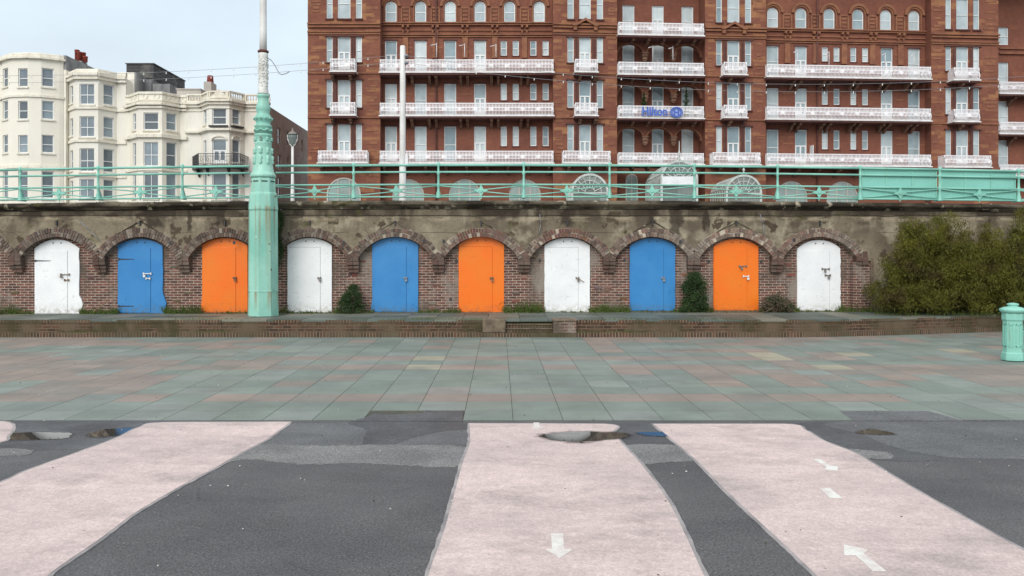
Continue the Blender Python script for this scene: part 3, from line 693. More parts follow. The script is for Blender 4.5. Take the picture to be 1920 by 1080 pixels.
# corbels between arches
mids = [(a+b_)/2 for a, b_ in zip(cx[:-1], cx[1:])] + [cx[0]-half, cx[-1]+half]
for xm in mids:
    m = MB(); r_ = random.Random(int(xm*50))
    for (hw, y0, y1, dep) in ((10,471,482,-.012),(11.5,482,490,-.02),(12,490,497,-.012),(11.5,497.5,504,.05),(10.5,504.5,511,.10)):
        nb = 2
        for i in range(nb):
            a = xm-hw*pxm+2*hw*pxm*i/nb; b_ = xm-hw*pxm+2*hw*pxm*(i+1)/nb
            if y0 == 469: a += .06; b_ -= .06
            cc = tuple(v*f for f in (r_.uniform(.6,.85),) for v in r_.choice(VC[:1]+VC[4:5])); m.box(a+.004, b_-.004, YW+dep+r_.uniform(-.01,.01), YI+.01, PZ(y1,YW)+.004, PZ(y0,YW), cc)
    build('corbel', m, mt['vouss'], wall, bevel=.006)
# crown irons above the arches
for k, c in enumerate(cx[2:]):
    m = MB(); zc_ = ZC+RO+.06
    m.box(c-.018, c+.018, YW-.05, YW+.02, zc_, zc_+.14)
    build('iron_tie', m, mt['iron_dark'], wall)
    if k in (1, 4, 5, 7, 8):
        m = MB()
        for s_ in (-1, 1):
            if k == 5 and s_ < 0: continue
            m.hexa([(c+s_*.03,YW-.03,zc_+.10),(c+s_*.62,YW-.03,ZC+RO-.19),(c+s_*.62,YW+.01,ZC+RO-.19),(c+s_*.03,YW+.01,zc_+.10),
                    (c+s_*.03,YW-.03,zc_+.13),(c+s_*.62,YW-.03,ZC+RO-.165),(c+s_*.62,YW+.01,ZC+RO-.165),(c+s_*.03,YW+.01,zc_+.13)])
        build('drip_mould', m, mt['coping'], wall)
# doors
YD = YI-.045
doors = [(65,148,449,466,588,'white'),(221,305,448,461,587,'blue'),(379,464,446,460,586,'orange'),(539,622,446,460,586,'white'),
         (698,784,445,459,585,'blue'),(860,945,444,459,585,'orange'),(1021,1106,446,460,585,'white'),(1181,1266,446,461,583,'blue'),
         (1338,1422,448,462,582,'orange'),(1495,1576,450,466,583,'white')]
DL = ['white door with black strap hinge and ragged painted edge, leftmost', 'blue door with two black strap hinges', 'orange door partly hidden by the lamp column',
      'white door just right of the lamp column', 'blue door right of the small bush', 'orange door in the middle of the row', 'white door with a stick through its hasp, above the steps',
      'blue door beside the ivy bush', 'orange door with two steel bolts', 'white door with rusty bolts, rightmost']
for k, (xl, xr, yc_, ys, yb, colr) in enumerate(doors):
    r_ = random.Random(80+k); X0, X1 = PX(xl, YD), PX(xr, YD); zb0 = PZ(yb, YD); zs = PZ(ys, YD); zc_ = PZ(yc_, YD); xc = (X0+X1)/2; hw = (X1-X0)/2
    sag = zc_-zs; Rr = (hw*hw+sag*sag)/(2*sag)
    P = []
    zz = zb0
    nside = 14
    ragR = {0:1.0, 1:.9, 2:.2, 4:.3, 7:.5, 9:.4}.get(k, .15)
    for i in range(nside+1):    # right side, going up
        z = zb0+(zs-zb0)*i/nside; j = r_.uniform(-.010,.012)*(1 if ragR > .3 else .35)
        bulge = 0
        if k in (0, 1) and i <= 4: bulge = (.03, .07, .10, .06, .0)[i]
        if k == 2 and i < 2: bulge = .0
        P.append((X1+j+bulge, z))
    for i in range(1, 12):
        t = 1-2*i/12; P.append((xc+hw*t, zc_-Rr+math.sqrt(Rr*Rr-(hw*t)**2)+r_.uniform(-.003,.003)))
    for i in range(nside+1):
        z = zs-(zs-zb0)*i/nside; j = r_.uniform(-.006,.004)
        lb = -.03*(i-11)/2 if (k in (2, 4) and i > 11) else 0
        P.append((X0+j+lb, z))
    m = MB(); m.prism(P, lambda x, z: (x, YD, z), lambda x, z: (x, YI+.03, z))
    d = build('door', m, mt['door_'+colr], wall, label=DL[k])
    # leaf panel, set proud by a few mm: seams come from the gap
    xj = X0 + (X1-X0)*(.74 if k != 1 else .73); zl = PZ(ys+4, YD)
    m = MB(); m.box(X0+.035, xj, YD-.012, YD-.001, zb0+.02, zl); build('leaf', m, mt['door_'+colr], d, bevel=.003)
    if k != 2 and k != 0: pass
    m = MB(); m.box(xj-.001, xj+.008, YD-.004, YD-.0005, zb0+.02, zl)
    if k in (3, 5, 6): m.box(X0+.035, xj+.012, YD-.004, YD-.0005, zl+.001, zl+.013)
    build('seam', m, mt['seam_'+colr], d)
    m = MB()
    for q in (.42, .60):
        x = X0+(X1-X0)*q; z = zc_-.10; m.tube((x,YD-.02,z),(x,YD+.01,z),.016,.016,8)
    build('vent_hole', m, mt['iron_dark'], d)
    m = MB(); r2 = random.Random(500+k)
    for _ in range(9 if colr == 'white' else 5):
        x = r2.uniform(X0+.1, X1-.1); z = r2.uniform(zb0+.1, zs-.1) if r2.random() < .5 else r2.uniform(zb0+.15, zb0+.5); l = r2.uniform(.02, .12); t = r2.uniform(-.5, .5)+(0 if r2.random() < .5 else 1.57)
        if abs(x-xj) < .13: continue
        m.tube((x, YD-.0135, z), (x+math.cos(t)*l, YD-.0135, z+math.sin(t)*l), .0035, .0015, 4)
    build('scratch', m, mt['rope'] if colr == 'white' else mt['seam_'+colr], d)
    hx, hz = xj+.0, PZ((ys+yb)/2+2, YD)
    def hasp(xa, xb, z, mat='steel', lock=True, lx=.5):
        m = MB(); m.box(xa, xb, YD-.04, YD-.013, z-.012, z+.012); m.box(xa, xa+.03, YD-.045, YD-.013, z-.03, z+.03); m.box(xb-.03, xb, YD-.045, YD-.013, z-.03, z+.03)
        h = build('hasp', m, mt[mat], d)
        if lock:
            m = MB(); xl_ = xa+(xb-xa)*lx; m.box(xl_-.03, xl_+.03, YD-.075, YD-.045, z-.10, z-.04); m.path([(xl_-.02,YD-.06,z-.045),(xl_-.02,YD-.06,z),(xl_+.02,YD-.06,z),(xl_+.02,YD-.06,z-.045)], .007)
            build('padlock', m, mt[mat], h)
    if k == 0:
        hasp(PX(114,YD), PX(131,YD), PZ(514.5,YD), 'steel', True, .15); hasp(PX(121,YD), PX(130,YD), PZ(525,YD), 'wood', False)
    elif k == 1:
        hasp(PX(269,YD), PX(285,YD), PZ(513,YD), 'white_pole', True, .2); hasp(PX(274,YD), PX(283,YD), PZ(522,YD), 'white_pole', False)
    elif k == 8:
        hasp(PX(1385,YD), PX(1400,YD), PZ(499,YD), 'steel', True, .3); hasp(PX(1392,YD), PX(1404,YD), PZ(518,YD), 'white_pole', True, .8)
    elif k == 9:
        hasp(PX(1540,YD), PX(1555,YD), PZ(504,YD), 'steel', True, .4); hasp(PX(1546,YD), PX(1557,YD), PZ(516,YD), 'steel', True, .6)
    else:
        hasp(hx-.07, hx+.03, PZ(521,YD), {'orange':'wood','blue':'rope','white':'steel'}[colr], True, .72)
    if k == 6:
        m = MB(); m.tube((hx-.02,YD-.05,PZ(521,YD)),(hx+.17,YD-.06,PZ(529,YD)),.012,.008,6); build('latch_stick', m, mt['wood'], d)
    if k in (0, 1):
        for z_ in ((PZ(489,YD),) if k == 0 else (PZ(486,YD), PZ(574,YD))):
            m = MB(); xa = X0+.01; P = [(xa,z_-.03),(xa+.05,z_-.03),(xa+.05,z_-.018),(xa+.44,z_-.008),(xa+.46,z_),(xa+.44,z_+.008),(xa+.05,z_+.018),(xa+.05,z_+.03),(xa,z_+.03)]
            m.prism(P, lambda x, z: (x, YD-.022, z), lambda x, z: (x, YD-.0125, z)); build('strap_hinge', m, mt['iron_dark'], d)
    m = MB(); m.box(X0-.03, X1+.03, YD-.12, YI+.02, zb0-.05, zb0-.004); build('threshold', m, mt['block'], d, bevel=.006)
# damaged brick bits: protruding/missing bricks scattered on the piers
m = MB(); r_ = random.Random(44)
for _ in range(170):
    pxx = r_.uniform(10, 1625); row = int(r_.uniform(0, 24)); z = .5+row*.075
    if any(xl-3 < pxx+14 and pxx-1 < xr+3 for xl, xr, *_q in doors): continue
    x = PX(pxx, YI); m.box(x, x+.21, YI-r_.uniform(.006,.02), YI+.01, z+.005, z+.068, tuple(v*r_.uniform(.7,1.2) for v in r_.choice(VC+[s2l(120,74,62)]*4)))
build('loose_brick', m, mt['vouss'], wall)
m = MB(); 
for (px_, py_) in ((855,490),(953,491),(1013,489),(1173,488),(1333,491),(1432,491),(832,452),(645,455),(795,452),(1115,454),(1275,453),(440,455),(320,455),(1488,450),(844,562)):
    x, z = PX(px_,YW), PZ(py_,YW); yy = YW-.045 if py_ < 470 else YI; m.box(x-.035, x+.035, yy-.004, yy+.005, z-.045, z+.045)
build('putlog_hole', m, mt['iron_dark'], wall)
m = MB()
for (a, b_) in (((150,415),(187,452)),((1012,402),(1010,440)),((1425,402),(1432,440))):
    m.path([(PX(a[0],YW-.02),YW-.02,PZ(a[1],YW)),(PX((a[0]+b_[0])/2+3,YW),YW-.02,PZ((a[1]+b_[1])/2,YW)),(PX(b_[0],YW-.02),YW-.02,PZ(b_[1],YW))], .011)
build('cable', m, mt['rope'], wall)

# ------------------------------------------------------------------ railing on the wall
YR = 22.62
def RZ(py, x): return zt(x, PZ(py, YR))
posts_px = [-270,-115,38,184,342,500,663,822,982,1143,1302,1458,1613,1762,1910,2058,2205]
def railing(pl, pr, label, x_from=None, x_to=None):
    xs_ = [PX(p, YR) for p in posts_px if pl <= p <= pr and p != 500]
    th = thing('railing', (sum(xs_)/len(xs_), YR, 3.6), label, 'railing', 'mint railings on the wall')
    for x in xs_:
        m = MB(); z0 = RZ(371.5, x); z1 = RZ(308, x)
        prof = [(.075,z0),(.075,z0+.03),(.05,z0+.05),(.062,z0+.13),(.038,z0+.2),(.034,z0+.30),(.05,z0+.345),(.05,z0+.39),(.032,z0+.43),(.030,z0+.66),(.052,z0+.70),(.052,z0+.73),(.028,z0+.77),(.03,z1-.07),(.05,z1-.03),(.052,z1+.015),(.035,z1+.05),(.012,z1+.06)]
        m.lathe(prof, x, YR, 12); m.hexa([(x-.02,YR,z0),(x+.02,YR,z0),(x+.02,YR+.28,z0),(x-.02,YR+.28,z0),(x-.02,YR,z0+.33),(x+.02,YR,z0+.33),(x+.02,YR+.04,z0+.33),(x-.02,YR+.04,z0+.33)])
        build('post', m, mt['mint'], th)
    xa = x_from if x_from is not None else xs_[0]; xb = x_to if x_to is not None else xs_[-1]
    nodes = sorted([xa]+xs_+[xb])
    nodes = [n for i, n in enumerate(nodes) if i == 0 or n-nodes[i-1] > .05]
    for nm, py, r in (('top_rail',309.5,.033),('upper_rail',322.5,.028),('middle_rail',346,.025),('bottom_rail',369,.024)):
        m = MB(); pts = [(x, YR, RZ(py, x)) for x in nodes]; m.path(pts, r, 8); build(nm, m, mt['mint'], th)
    bays = list(zip(nodes[:-1], nodes[1:]))
    for a, b_ in bays:
        if b_-a < 1.3: continue
        mid = (a+b_)/2
        zc_ = RZ(357.5, mid); m = MB()
        for (py0, ) in ((348.,), (367.,)):
            for xe in (a, b_): m.tube((xe, YR-.005, RZ(py0, xe)), (mid, YR-.005, zc_+(.02 if py0 < 350 else -.02)), .017, .017, 6)
        br = build('brace', m, mt['mint'], th)
        m = MB(); P = []
        for i in range(16):
            t = 2*math.pi*i/16; rr = (.205, .12, .085, .12)[i % 4] if True else 0
            P.append((mid+math.sin(t)*rr, zc_+math.cos(t)*rr*.86))
        m.prism(P, lambda x, z: (x, YR-.03, z), lambda x, z: (x, YR+.015, z)); m.tube((mid,YR-.05,zc_),(mid,YR+.02,zc_),.045,.045,12)
        m.box(mid-.016, mid+.016, YR-.012, YR+.012, RZ(373,mid), zc_-.1)
        build('rosette', m, mt['mint'], br)
    return th, xs_
railing(-300, 400, 'mint green railing left of the lamp column', x_to=PX(468, YR))
rt, xsr = railing(600, 2300, 'mint green railing with two solid panels right of the lamp column', x_from=PX(517, YR))
for (pa, pb) in ((1613,1762),(1762,1910)):
    a, b_ = PX(pa, YR)+.05, PX(pb, YR)-.05; m = MB()
    za0, za1 = RZ(369, a), RZ(312, a); zb0_, zb1 = RZ(369, b_), RZ(312, b_)
    m.hexa([(a,YR+.05,za0),(b_,YR+.05,zb0_),(b_,YR+.065,zb0_),(a,YR+.065,za0),(a,YR+.05,za1),(b_,YR+.05,zb1),(b_,YR+.065,zb1),(a,YR+.065,za1)])
    pnl = build('solid_panel', m, mt['panel'], rt)
    m = MB()
    for t in (0.01, .33, .67, .99):
        x = a+(b_-a)*t; m.box(x-.015, x+.015, YR+.035, YR+.049, RZ(369,x), RZ(313,x))
    for py in (313, 368):
        m.hexa([(a,YR+.034,RZ(py+1,a)),(b_,YR+.034,RZ(py+1,b_)),(b_,YR+.048,RZ(py+1,b_)),(a,YR+.048,RZ(py+1,a)),(a,YR+.034,RZ(py-1.5,a)),(b_,YR+.034,RZ(py-1.5,b_)),(b_,YR+.048,RZ(py-1.5,b_)),(a,YR+.048,RZ(py-1.5,a))])
    build('panel_frame', m, mt['mint'], pnl)

# ------------------------------------------------------------------ lamp column
YC = 21.62; cxp = PX(493.5, YC); K = YC/FPX
lamp = thing('lamp_column', (cxp, YC, ZT), 'tall cast iron lamp column with rusty mint octagonal base and white shaft', 'lamp post')
def Zc(py): return PZ(py, YC)
O8 = R(-90)
m = MB(); m.lathe([(29*K,ZT-.02),(29*K,Zc(592)+.03),(28*K,Zc(546.5))], cxp, YC, 8, O8, smooth=False); build('base_section', m, mt['column'], lamp, bevel=.008)
m = MB(); m.lathe([(28.6*K,Zc(545.6)),(28.2*K,Zc(543)),(27.2*K,Zc(395.5))], cxp, YC, 8, O8, smooth=False)
for py in (394.5, 545.9): m.lathe([(28.6*K if py > 500 else 27.8*K, Zc(py+.6)),(28.6*K if py > 500 else 27.8*K, Zc(py-.6))], cxp, YC, 8, O8, smooth=False)
build('shaft_casing', m, mt['column'], lamp, bevel=.006)
m = MB(); m.lathe([(27.9*K,Zc(393.6)),(27.9*K,Zc(391)),(26*K,Zc(366)),(25.2*K,Zc(363)),(23.5*K,Zc(361)),(22.6*K,Zc(336)),(21.8*K,Zc(334.5))], cxp, YC, 8, O8, smooth=False)
for a in range(8):      # slots of the collar
    t = O8+R(22.5+45*a); n_ = Vector((math.cos(t), math.sin(t))); 
build('collar', m, mt['column'], lamp, bevel=.008)
m = MB()
for a in range(8):
    t = O8+R(22.5+45*a); n_ = Vector((math.cos(t), math.sin(t))); tg = Vector((-n_.y, n_.x)); ap = 23.15*K*math.cos(R(22.5))
    for k_ in (-1, 1):
        pass
    c0 = Vector((cxp, YC))+n_*(ap-.012)
    pts = [c0-tg*.08, c0+tg*.08, c0+tg*.08+n_*.02, c0-tg*.08+n_*.02]
    m.hexa([(p.x,p.y,Zc(342)) for p in pts]+[(p.x,p.y,Zc(340)) for p in pts])
build('collar_slot', m, mt['iron_dark'], lamp)
m = MB(); m.lathe([(21.8*K,Zc(334)),(23.6*K,Zc(331.5)),(23.4*K,Zc(328)),(21.4*K,Zc(325.5)),(19.6*K,Zc(322)),(17.4*K,Zc(308)),(16.4*K,Zc(296)),(15.8*K,Zc(283)),(15.3*K,Zc(271)),(15.7*K,Zc(270)),(15.7*K,Zc(268)),(15.2*K,Zc(267)),(15.0*K,Zc(257)),(16.4*K,Zc(255.5)),(16.4*K,Zc(253)),(15.1*K,Zc(251.5))], cxp, YC, 16, O8)
build('panelled_shaft', m, mt['column'], lamp)
m = MB()   # raised panels and rosettes
for a in range(8):
    t = O8+R(22.5*2*a); 
    for py, hh, rr in ((301,9,16.9),(284,6,16.0),(262,4,15.2)):
        c0 = Vector((cxp+math.cos(t)*rr*K, YC+math.sin(t)*rr*K, Zc(py)))
        m.lathe([(.02,c0.z-hh*K),(.055,c0.z-hh*K*.5),(.03,c0.z),(.055,c0.z+hh*K*.5),(.02,c0.z+hh*K)], c0.x, c0.y, 6)
build('relief', m, mt['column'], lamp)
m = MB(); m.lathe([(15*K,Zc(251)),(14.6*K,Zc(240)),(16.2*K,Zc(238.5)),(16.4*K,Zc(236)),(13*K,Zc(233.5)),(13.4*K,Zc(229)),(16.6*K,Zc(224)),(16.4*K,Zc(221)),(13.5*K,Zc(217)),(11*K,Zc(213)),(12.6*K,Zc(208)),(13.2*K,Zc(203)),(12.2*K,Zc(198)),(10.2*K,Zc(191)),(9.6*K,Zc(186)),(10.0*K,Zc(184)),(11.6*K,Zc(182)),(11.6*K,Zc(179)),(10.4*K,Zc(177.5))], cxp, YC, 20, 0)
for a in range(12):
    t = 2*math.pi*a/12; m.lathe([(.01,Zc(226)),(.035,Zc(223.5)),(.01,Zc(221))], cxp+math.cos(t)*16.6*K, YC+math.sin(t)*16.6*K, 6)
for a in range(8):     # swags
    t0 = 2*math.pi*a/8; pts = []
    for j in range(7):
        tt = t0+R(45)*j/6; dz = -4.0*K*(1-((j-3)/3)**2); pts.append((cxp+math.cos(tt)*15.4*K, YC+math.sin(tt)*15.4*K, Zc(242.5)+dz))
    m.path(pts, .03, 6)
build('vase_moulding', m, mt['column'], lamp)
m = MB(); m.lathe([(10*K,Zc(177)),(10.4*K,Zc(175)),(9.3*K,Zc(172)),(9.6*K,Zc(168)),(8.8*K,Zc(166)),(8.4*K,Zc(110)),(9.0*K,Zc(108)),(9.0*K,Zc(103)),(8.6*K,Zc(100))], cxp, YC, 16)
rr = random.Random(4)
for _ in range(150):
    t = rr.uniform(0, 6.28); py = rr.uniform(112, 164); q = Vector((cxp+math.cos(t)*8.3*K, YC+math.sin(t)*8.3*K, Zc(py)))
    m.lathe([(.004,q.z-.03),(.024,q.z-.01),(.024,q.z+.01),(.004,q.z+.03)], q.x, q.y, 5)
build('ornate_sleeve', m, mt['white_col'], lamp)
m = MB(); m.lathe([(8.6*K,Zc(99.6)),(10.2*K,Zc(98)),(10.2*K,Zc(95.5)),(7.2*K,Zc(94))], cxp, YC, 16); build('sleeve_ring', m, mt['hotel_dark'], lamp)
m = MB(); m.lathe([(7.0*K,Zc(94)),(6.6*K,Zc(60)),(6.4*K,Zc(0)),(5.4*K,12.6),(6.6*K,12.65),(6.4*K,12.8),(3*K,12.9),(3*K,13.2)], cxp, YC, 12); build('upper_shaft', m, mt['white_pole'], lamp)
m = MB(); m.lathe([(.07,13.2),(.3,13.35),(.38,13.8),(.3,14.0),(.1,14.15),(.03,14.4)], cxp, YC, 12); build('lantern', m, mt['bulb'], lamp)
m = MB(); m.path([(cxp+.1,YC-.05,Zc(108)),(cxp+.22,YC,Zc(113)),(cxp+.32,YC,Zc(123)),(cxp+.42,YC,Zc(136)),(cxp+.5,YC,Zc(140)),(cxp+.62,YC,Zc(138)),(cxp+.72,YC,Zc(134))], .012, 5); build('loose_cable', m, mt['rope'], lamp)
m = MB()
for px_, py_ in ((481,444),(482,473.5),(486,276)):
    rr_ = 27.3*K if py_ > 400 else 16*K
    m.box(PX(px_,YC-rr_)-.03, PX(px_,YC-rr_)+.03, YC-rr_*.90-.012, YC-rr_*.6, PZ(py_+1.8,YC-rr_), PZ(py_-1.8,YC-rr_))
build('number_plate', m, mt['frame'], lamp)

# ------------------------------------------------------------------ cast iron bollard at right
YB = 15.5; bxp = PX(1899, YB); q = YB/FPX
bol = thing('railing_pier', (bxp, YB, .02), 'short mint cast iron pier with round knob at right edge of paving', 'bollard')
m = MB(); s4 = math.sqrt(2)
def Zq(py): return PZ(py, YB-.15)
m.lathe([(19.5*q,.02),(19.5*q,Zq(672)),(18.4*q,Zq(664)),(16.8*q,Zq(661)),(16.4*q,Zq(655))], bxp, YB, 8, R(22.5), smooth=False)
build('plinth', m, mt['mint'], bol, bevel=.006)
m = MB(); m.lathe([(16.4*q,Zq(655)),(16.4*q,Zq(603)),(18.2*q,Zq(600)),(18.2*q,Zq(588))], bxp, YB, 8, R(22.5), smooth=False); build('shaft', m, mt['mint'], bol, bevel=.006)
m = MB()
for a in range(8):
    t = R(45*a); n_ = Vector((math.cos(t), math.sin(t))); tg = Vector((-n_.y, n_.x)); ap = 16.4*q*math.cos(R(22.5)); c0 = Vector((bxp,YB))+n_*(ap-.004)
    wv = .042
    for (z0_, z1_, w0, w1) in ((Zq(651),Zq(649),-wv,wv),(Zq(610),Zq(608),-wv,wv),(Zq(651),Zq(608),-wv,-wv+.012),(Zq(651),Zq(608),wv-.012,wv)):
        P = [c0+tg*w0, c0+tg*w1, c0+tg*w1+n_*.014, c0+tg*w0+n_*.014]; m.hexa([(p.x,p.y,z0_) for p in P]+[(p.x,p.y,z1_) for p in P])
build('panel_moulding', m, mt['mint'], bol)
m = MB(); m.lathe([(18.2*q,Zq(588)),(21*q,Zq(585)),(22.5*q,Zq(582.5)),(22*q,Zq(580)),(15*q,Zq(577)),(8.5*q,Zq(575.5)),(8*q,Zq(574)),(10*q,Zq(572.5)),(10*q,Zq(570.5)),(5*q,Zq(569)),(1*q,Zq(568.6))], bxp, YB, 20); build('cap', m, mt['mint'], bol)
m = MB()
m.tube((bxp+.1,YB,Zq(624)),(bxp+2.6,YB+.2,Zq(624)),.025,.025,8); m.tube((bxp+.1,YB,Zq(655)),(bxp+2.6,YB+.2,Zq(655)),.025,.025,8)
m.tube((bxp+.1,YB,Zq(628)),(bxp+1.3,YB+.1,Zq(642)),.016,.016,6); m.tube((bxp+.1,YB,Zq(653)),(bxp+1.3,YB+.1,Zq(638)),.016,.016,6)
build('side_rail', m, mt['mint'], bol)

# ------------------------------------------------------------------ facades: common builders
def facet_wall(mb, F, z0, z1, holes=(), depth=.22, s0=0., s1=None):
    s1 = F.L if s1 is None else s1
    S = sorted(set([s0, s1]+[h[0] for h in holes]+[h[1] for h in holes])); Z = sorted(set([z0, z1]+[h[2] for h in holes]+[h[3] for h in holes]))
    S = [v for v in S if s0 <= v <= s1]; Z = [v for v in Z if z0 <= v <= z1]
    for a, b_ in zip(S[:-1], S[1:]):
        run = None
        for c, d_ in zip(Z[:-1], Z[1:]):
            mid = ((a+b_)/2, (c+d_)/2)
            if any(h[0] < mid[0] < h[1] and h[2] < mid[1] < h[3] for h in holes):
                if run: mb.face([F.pt(a,0,run[0]),F.pt(b_,0,run[0]),F.pt(b_,0,run[1]),F.pt(a,0,run[1])]); run = None
            else: run = (run[0], d_) if run else (c, d_)
        if run: mb.face([F.pt(a,0,run[0]),F.pt(b_,0,run[0]),F.pt(b_,0,run[1]),F.pt(a,0,run[1])])
    for h in holes:
        a, b_, c, d_ = h[:4]
        for p, q_ in (((a,c),(a,d_)),((a,d_),(b_,d_)),((b_,d_),(b_,c)),((b_,c),(a,c))):
            mb.face([F.pt(p[0],0,p[1]),F.pt(q_[0],0,q_[1]),F.pt(q_[0],-depth,q_[1]),F.pt(p[0],-depth,p[1])])
def spandrel(mb, F, a, b_, ztop, zspr, d0, d1, n=12):    # fills corners above an arch in a rectangular hole; arch top at ztop
    xm = (a+b_)/2; hw = (b_-a)/2; h = ztop-zspr; pts = [(xm-hw*math.cos(math.pi*i/n), zspr+h*math.sin(math.pi*i/n)) for i in range(n+1)]
    for p, q_ in zip(pts[:-1], pts[1:]):
        mb.face([F.pt(p[0],d0,p[1]),F.pt(q_[0],d0,q_[1]),F.pt(q_[0],d0,ztop+.001),F.pt(p[0],d0,ztop+.001)])
        mb.face([F.pt(p[0],d1,p[1]),F.pt(q_[0],d1,q_[1]),F.pt(q_[0],d0,q_[1]),F.pt(p[0],d0,p[1])])
def archframe(mb, F, a, b_, z0, ztop, zspr, d0, d1, t, n=12):
    xm = (a+b_)/2; hw = (b_-a)/2; h = ztop-zspr
    for i in range(n):
        q1, q2 = math.pi*i/n, math.pi*(i+1)/n
        P = lambda g_, o: (xm-(hw-o)*math.cos(g_), zspr+(h-o)*math.sin(g_))
        p = [P(q1,t),P(q2,t),P(q2,0),P(q1,0)]
        mb.prism(p, lambda s, z: F.pt(s,d1,z), lambda s, z: F.pt(s,d0,z))
    mb.fbox(F, a, a+t, d0, d1, z0, zspr); mb.fbox(F, b_-t, b_, d0, d1, z0, zspr)
NW = [0]
def window(parent, F, a, b_, z0, z1, kind='sash', t=.07, dd=-.13, pmat='pane', fmat='frame', name='window', label=None):
    m = MB(); w_ = b_-a; d0, d1 = dd-.05, dd
    arch = kind in ('arched', 'round')
    if arch:
        zspr = z1 - w_/2*(.95 if kind == 'arched' else 1.); archframe(m, F, a, b_, z0, z1, zspr, d0, d1, t)
    else:
        m.fbox(F, a, a+t, d0, d1, z0, z1); m.fbox(F, b_-t, b_, d0, d1, z0, z1); m.fbox(F, a+t, b_-t, d0, d1, z1-t, z1)
    m.fbox(F, a+t, b_-t, d0, d1+.01, z0, z0+t*1.2)
    i0, i1 = a+t, b_-t; h = z1-z0
    if kind in ('sash', 'arched', 'sash2'):
        zm = z0+h*.47; m.fbox(F, i0, i1, d0, d1-.005, zm-t*.4, zm+t*.4)
        if kind == 'sash2': m.fbox(F, (a+b_)/2-t*.3, (a+b_)/2+t*.3, d0, d1-.007, z0+t*1.2, z1-t)
    elif kind == 'door':
        zm = z0+h*.52; m.fbox(F, i0, i1, d0, d1+.005, zm-t*.6, zm+t*.9); xm = (a+b_)/2
        m.fbox(F, xm-t*1.0, xm+t*1.0, d0, d1, z0, zm-t*.6); m.fbox(F, i0, i0+t*1.2, d0, d1-.003, z0, zm-t*.6); m.fbox(F, i1-t*1.2, i1, d0, d1-.003, z0, zm-t*.6)
        m.fbox(F, i0, i1, d0, d1-.006, z0, z0+h*.14)
    elif kind == 'round':
        for k_ in (.33, .67): x = a+w_*k_; m.fbox(F, x-t*.5, x+t*.5, d0, d1-.004, z0, z1-w_*.06)
        m.fbox(F, i0, i1, d0, d1-.006, z1-w_*.5-t*.5, z1-w_*.5+t*.5)
    fr = build('balcony_door' if kind == 'door' else 'arched_window' if arch else name, m, mt[fmat], parent, label=label)
    m = MB(); m.fbox(F, a+.01, b_-.01, d0-.03, d0-.01, z0+.01, z1-.01) if not arch else None
    if arch:
        n = 14; xm = (a+b_)/2; zspr = z1-w_/2*(.95 if kind == 'arched' else 1.); P = [(a+.01,z0+.01),(b_-.01,z0+.01)]+[(xm+(w_/2-.01)*math.cos(math.pi*i/n), zspr+(z1-zspr-.01)*math.sin(math.pi*i/n)) for i in range(n+1)]
        m.prism(P, lambda s, z: F.pt(s,d0+.012,z), lambda s, z: F.pt(s,d0-.01,z))
    build('pane', m, mt[pmat], fr)
    return fr

# ------------------------------------------------------------------ hotel
HY, HS = 67.0, .07
def HP(px, off):
    u = (px-VX)/FPX; Y = HY+off
    if u*Y > 5: Y = (HY+off-5*HS)/(1-HS*u)
    return (u*Y, Y)
def hm(px): return 1-.009*max(0, (px-1000)/740)**2
hotel = thing('grand_hotel', (10, 72, 3.52), 'huge red brick seafront hotel with white iron balconies and many white windows', 'hotel')
ZG, ZH = 3.5, CH+(VY+70)/FPX*HY
class Sec:
    def __init__(s, pl, pr, off):
        s.pl, s.pr, s.off = pl, pr, off; s.F = Frame(HP(pl, off), HP(pr, off)); s.k = (HY+off)/FPX*hm((pl+pr)/2)
        s.holes = []; s.win = []; s.arch = []
    def z(s, py): return CH+(VY-py)*s.k
    def S(s, px): return s.F.at(px)
    def add(s, a, b_, y0, y1, kind='sash', t=.07):
        h = (s.S(a), s.S(b_), s.z(y1), s.z(y0)); s.holes.append(h); s.win.append((h, kind, t))
    def build(s, mat, depth=.24):
        m = MB(); facet_wall(m, s.F, ZG, ZH, s.holes, depth)
        for h, kind, t in s.win:
            if kind in ('arched', 'round'):
                zs_ = h[3]-(h[1]-h[0])/2*(.95 if kind == 'arched' else 1.); spandrel(m, s.F, h[0], h[1], h[3], zs_, 0, -depth)
        build('facade_wall', m, mat, hotel)
        for h, kind, t in s.win: window(hotel, s.F, *h, kind=kind, t=t, dd=-.10, fmat='sidewall' if kind == 'round' else 'frame', pmat='pane_low' if kind == 'round' else 'pane')
rngb = random.Random(2)
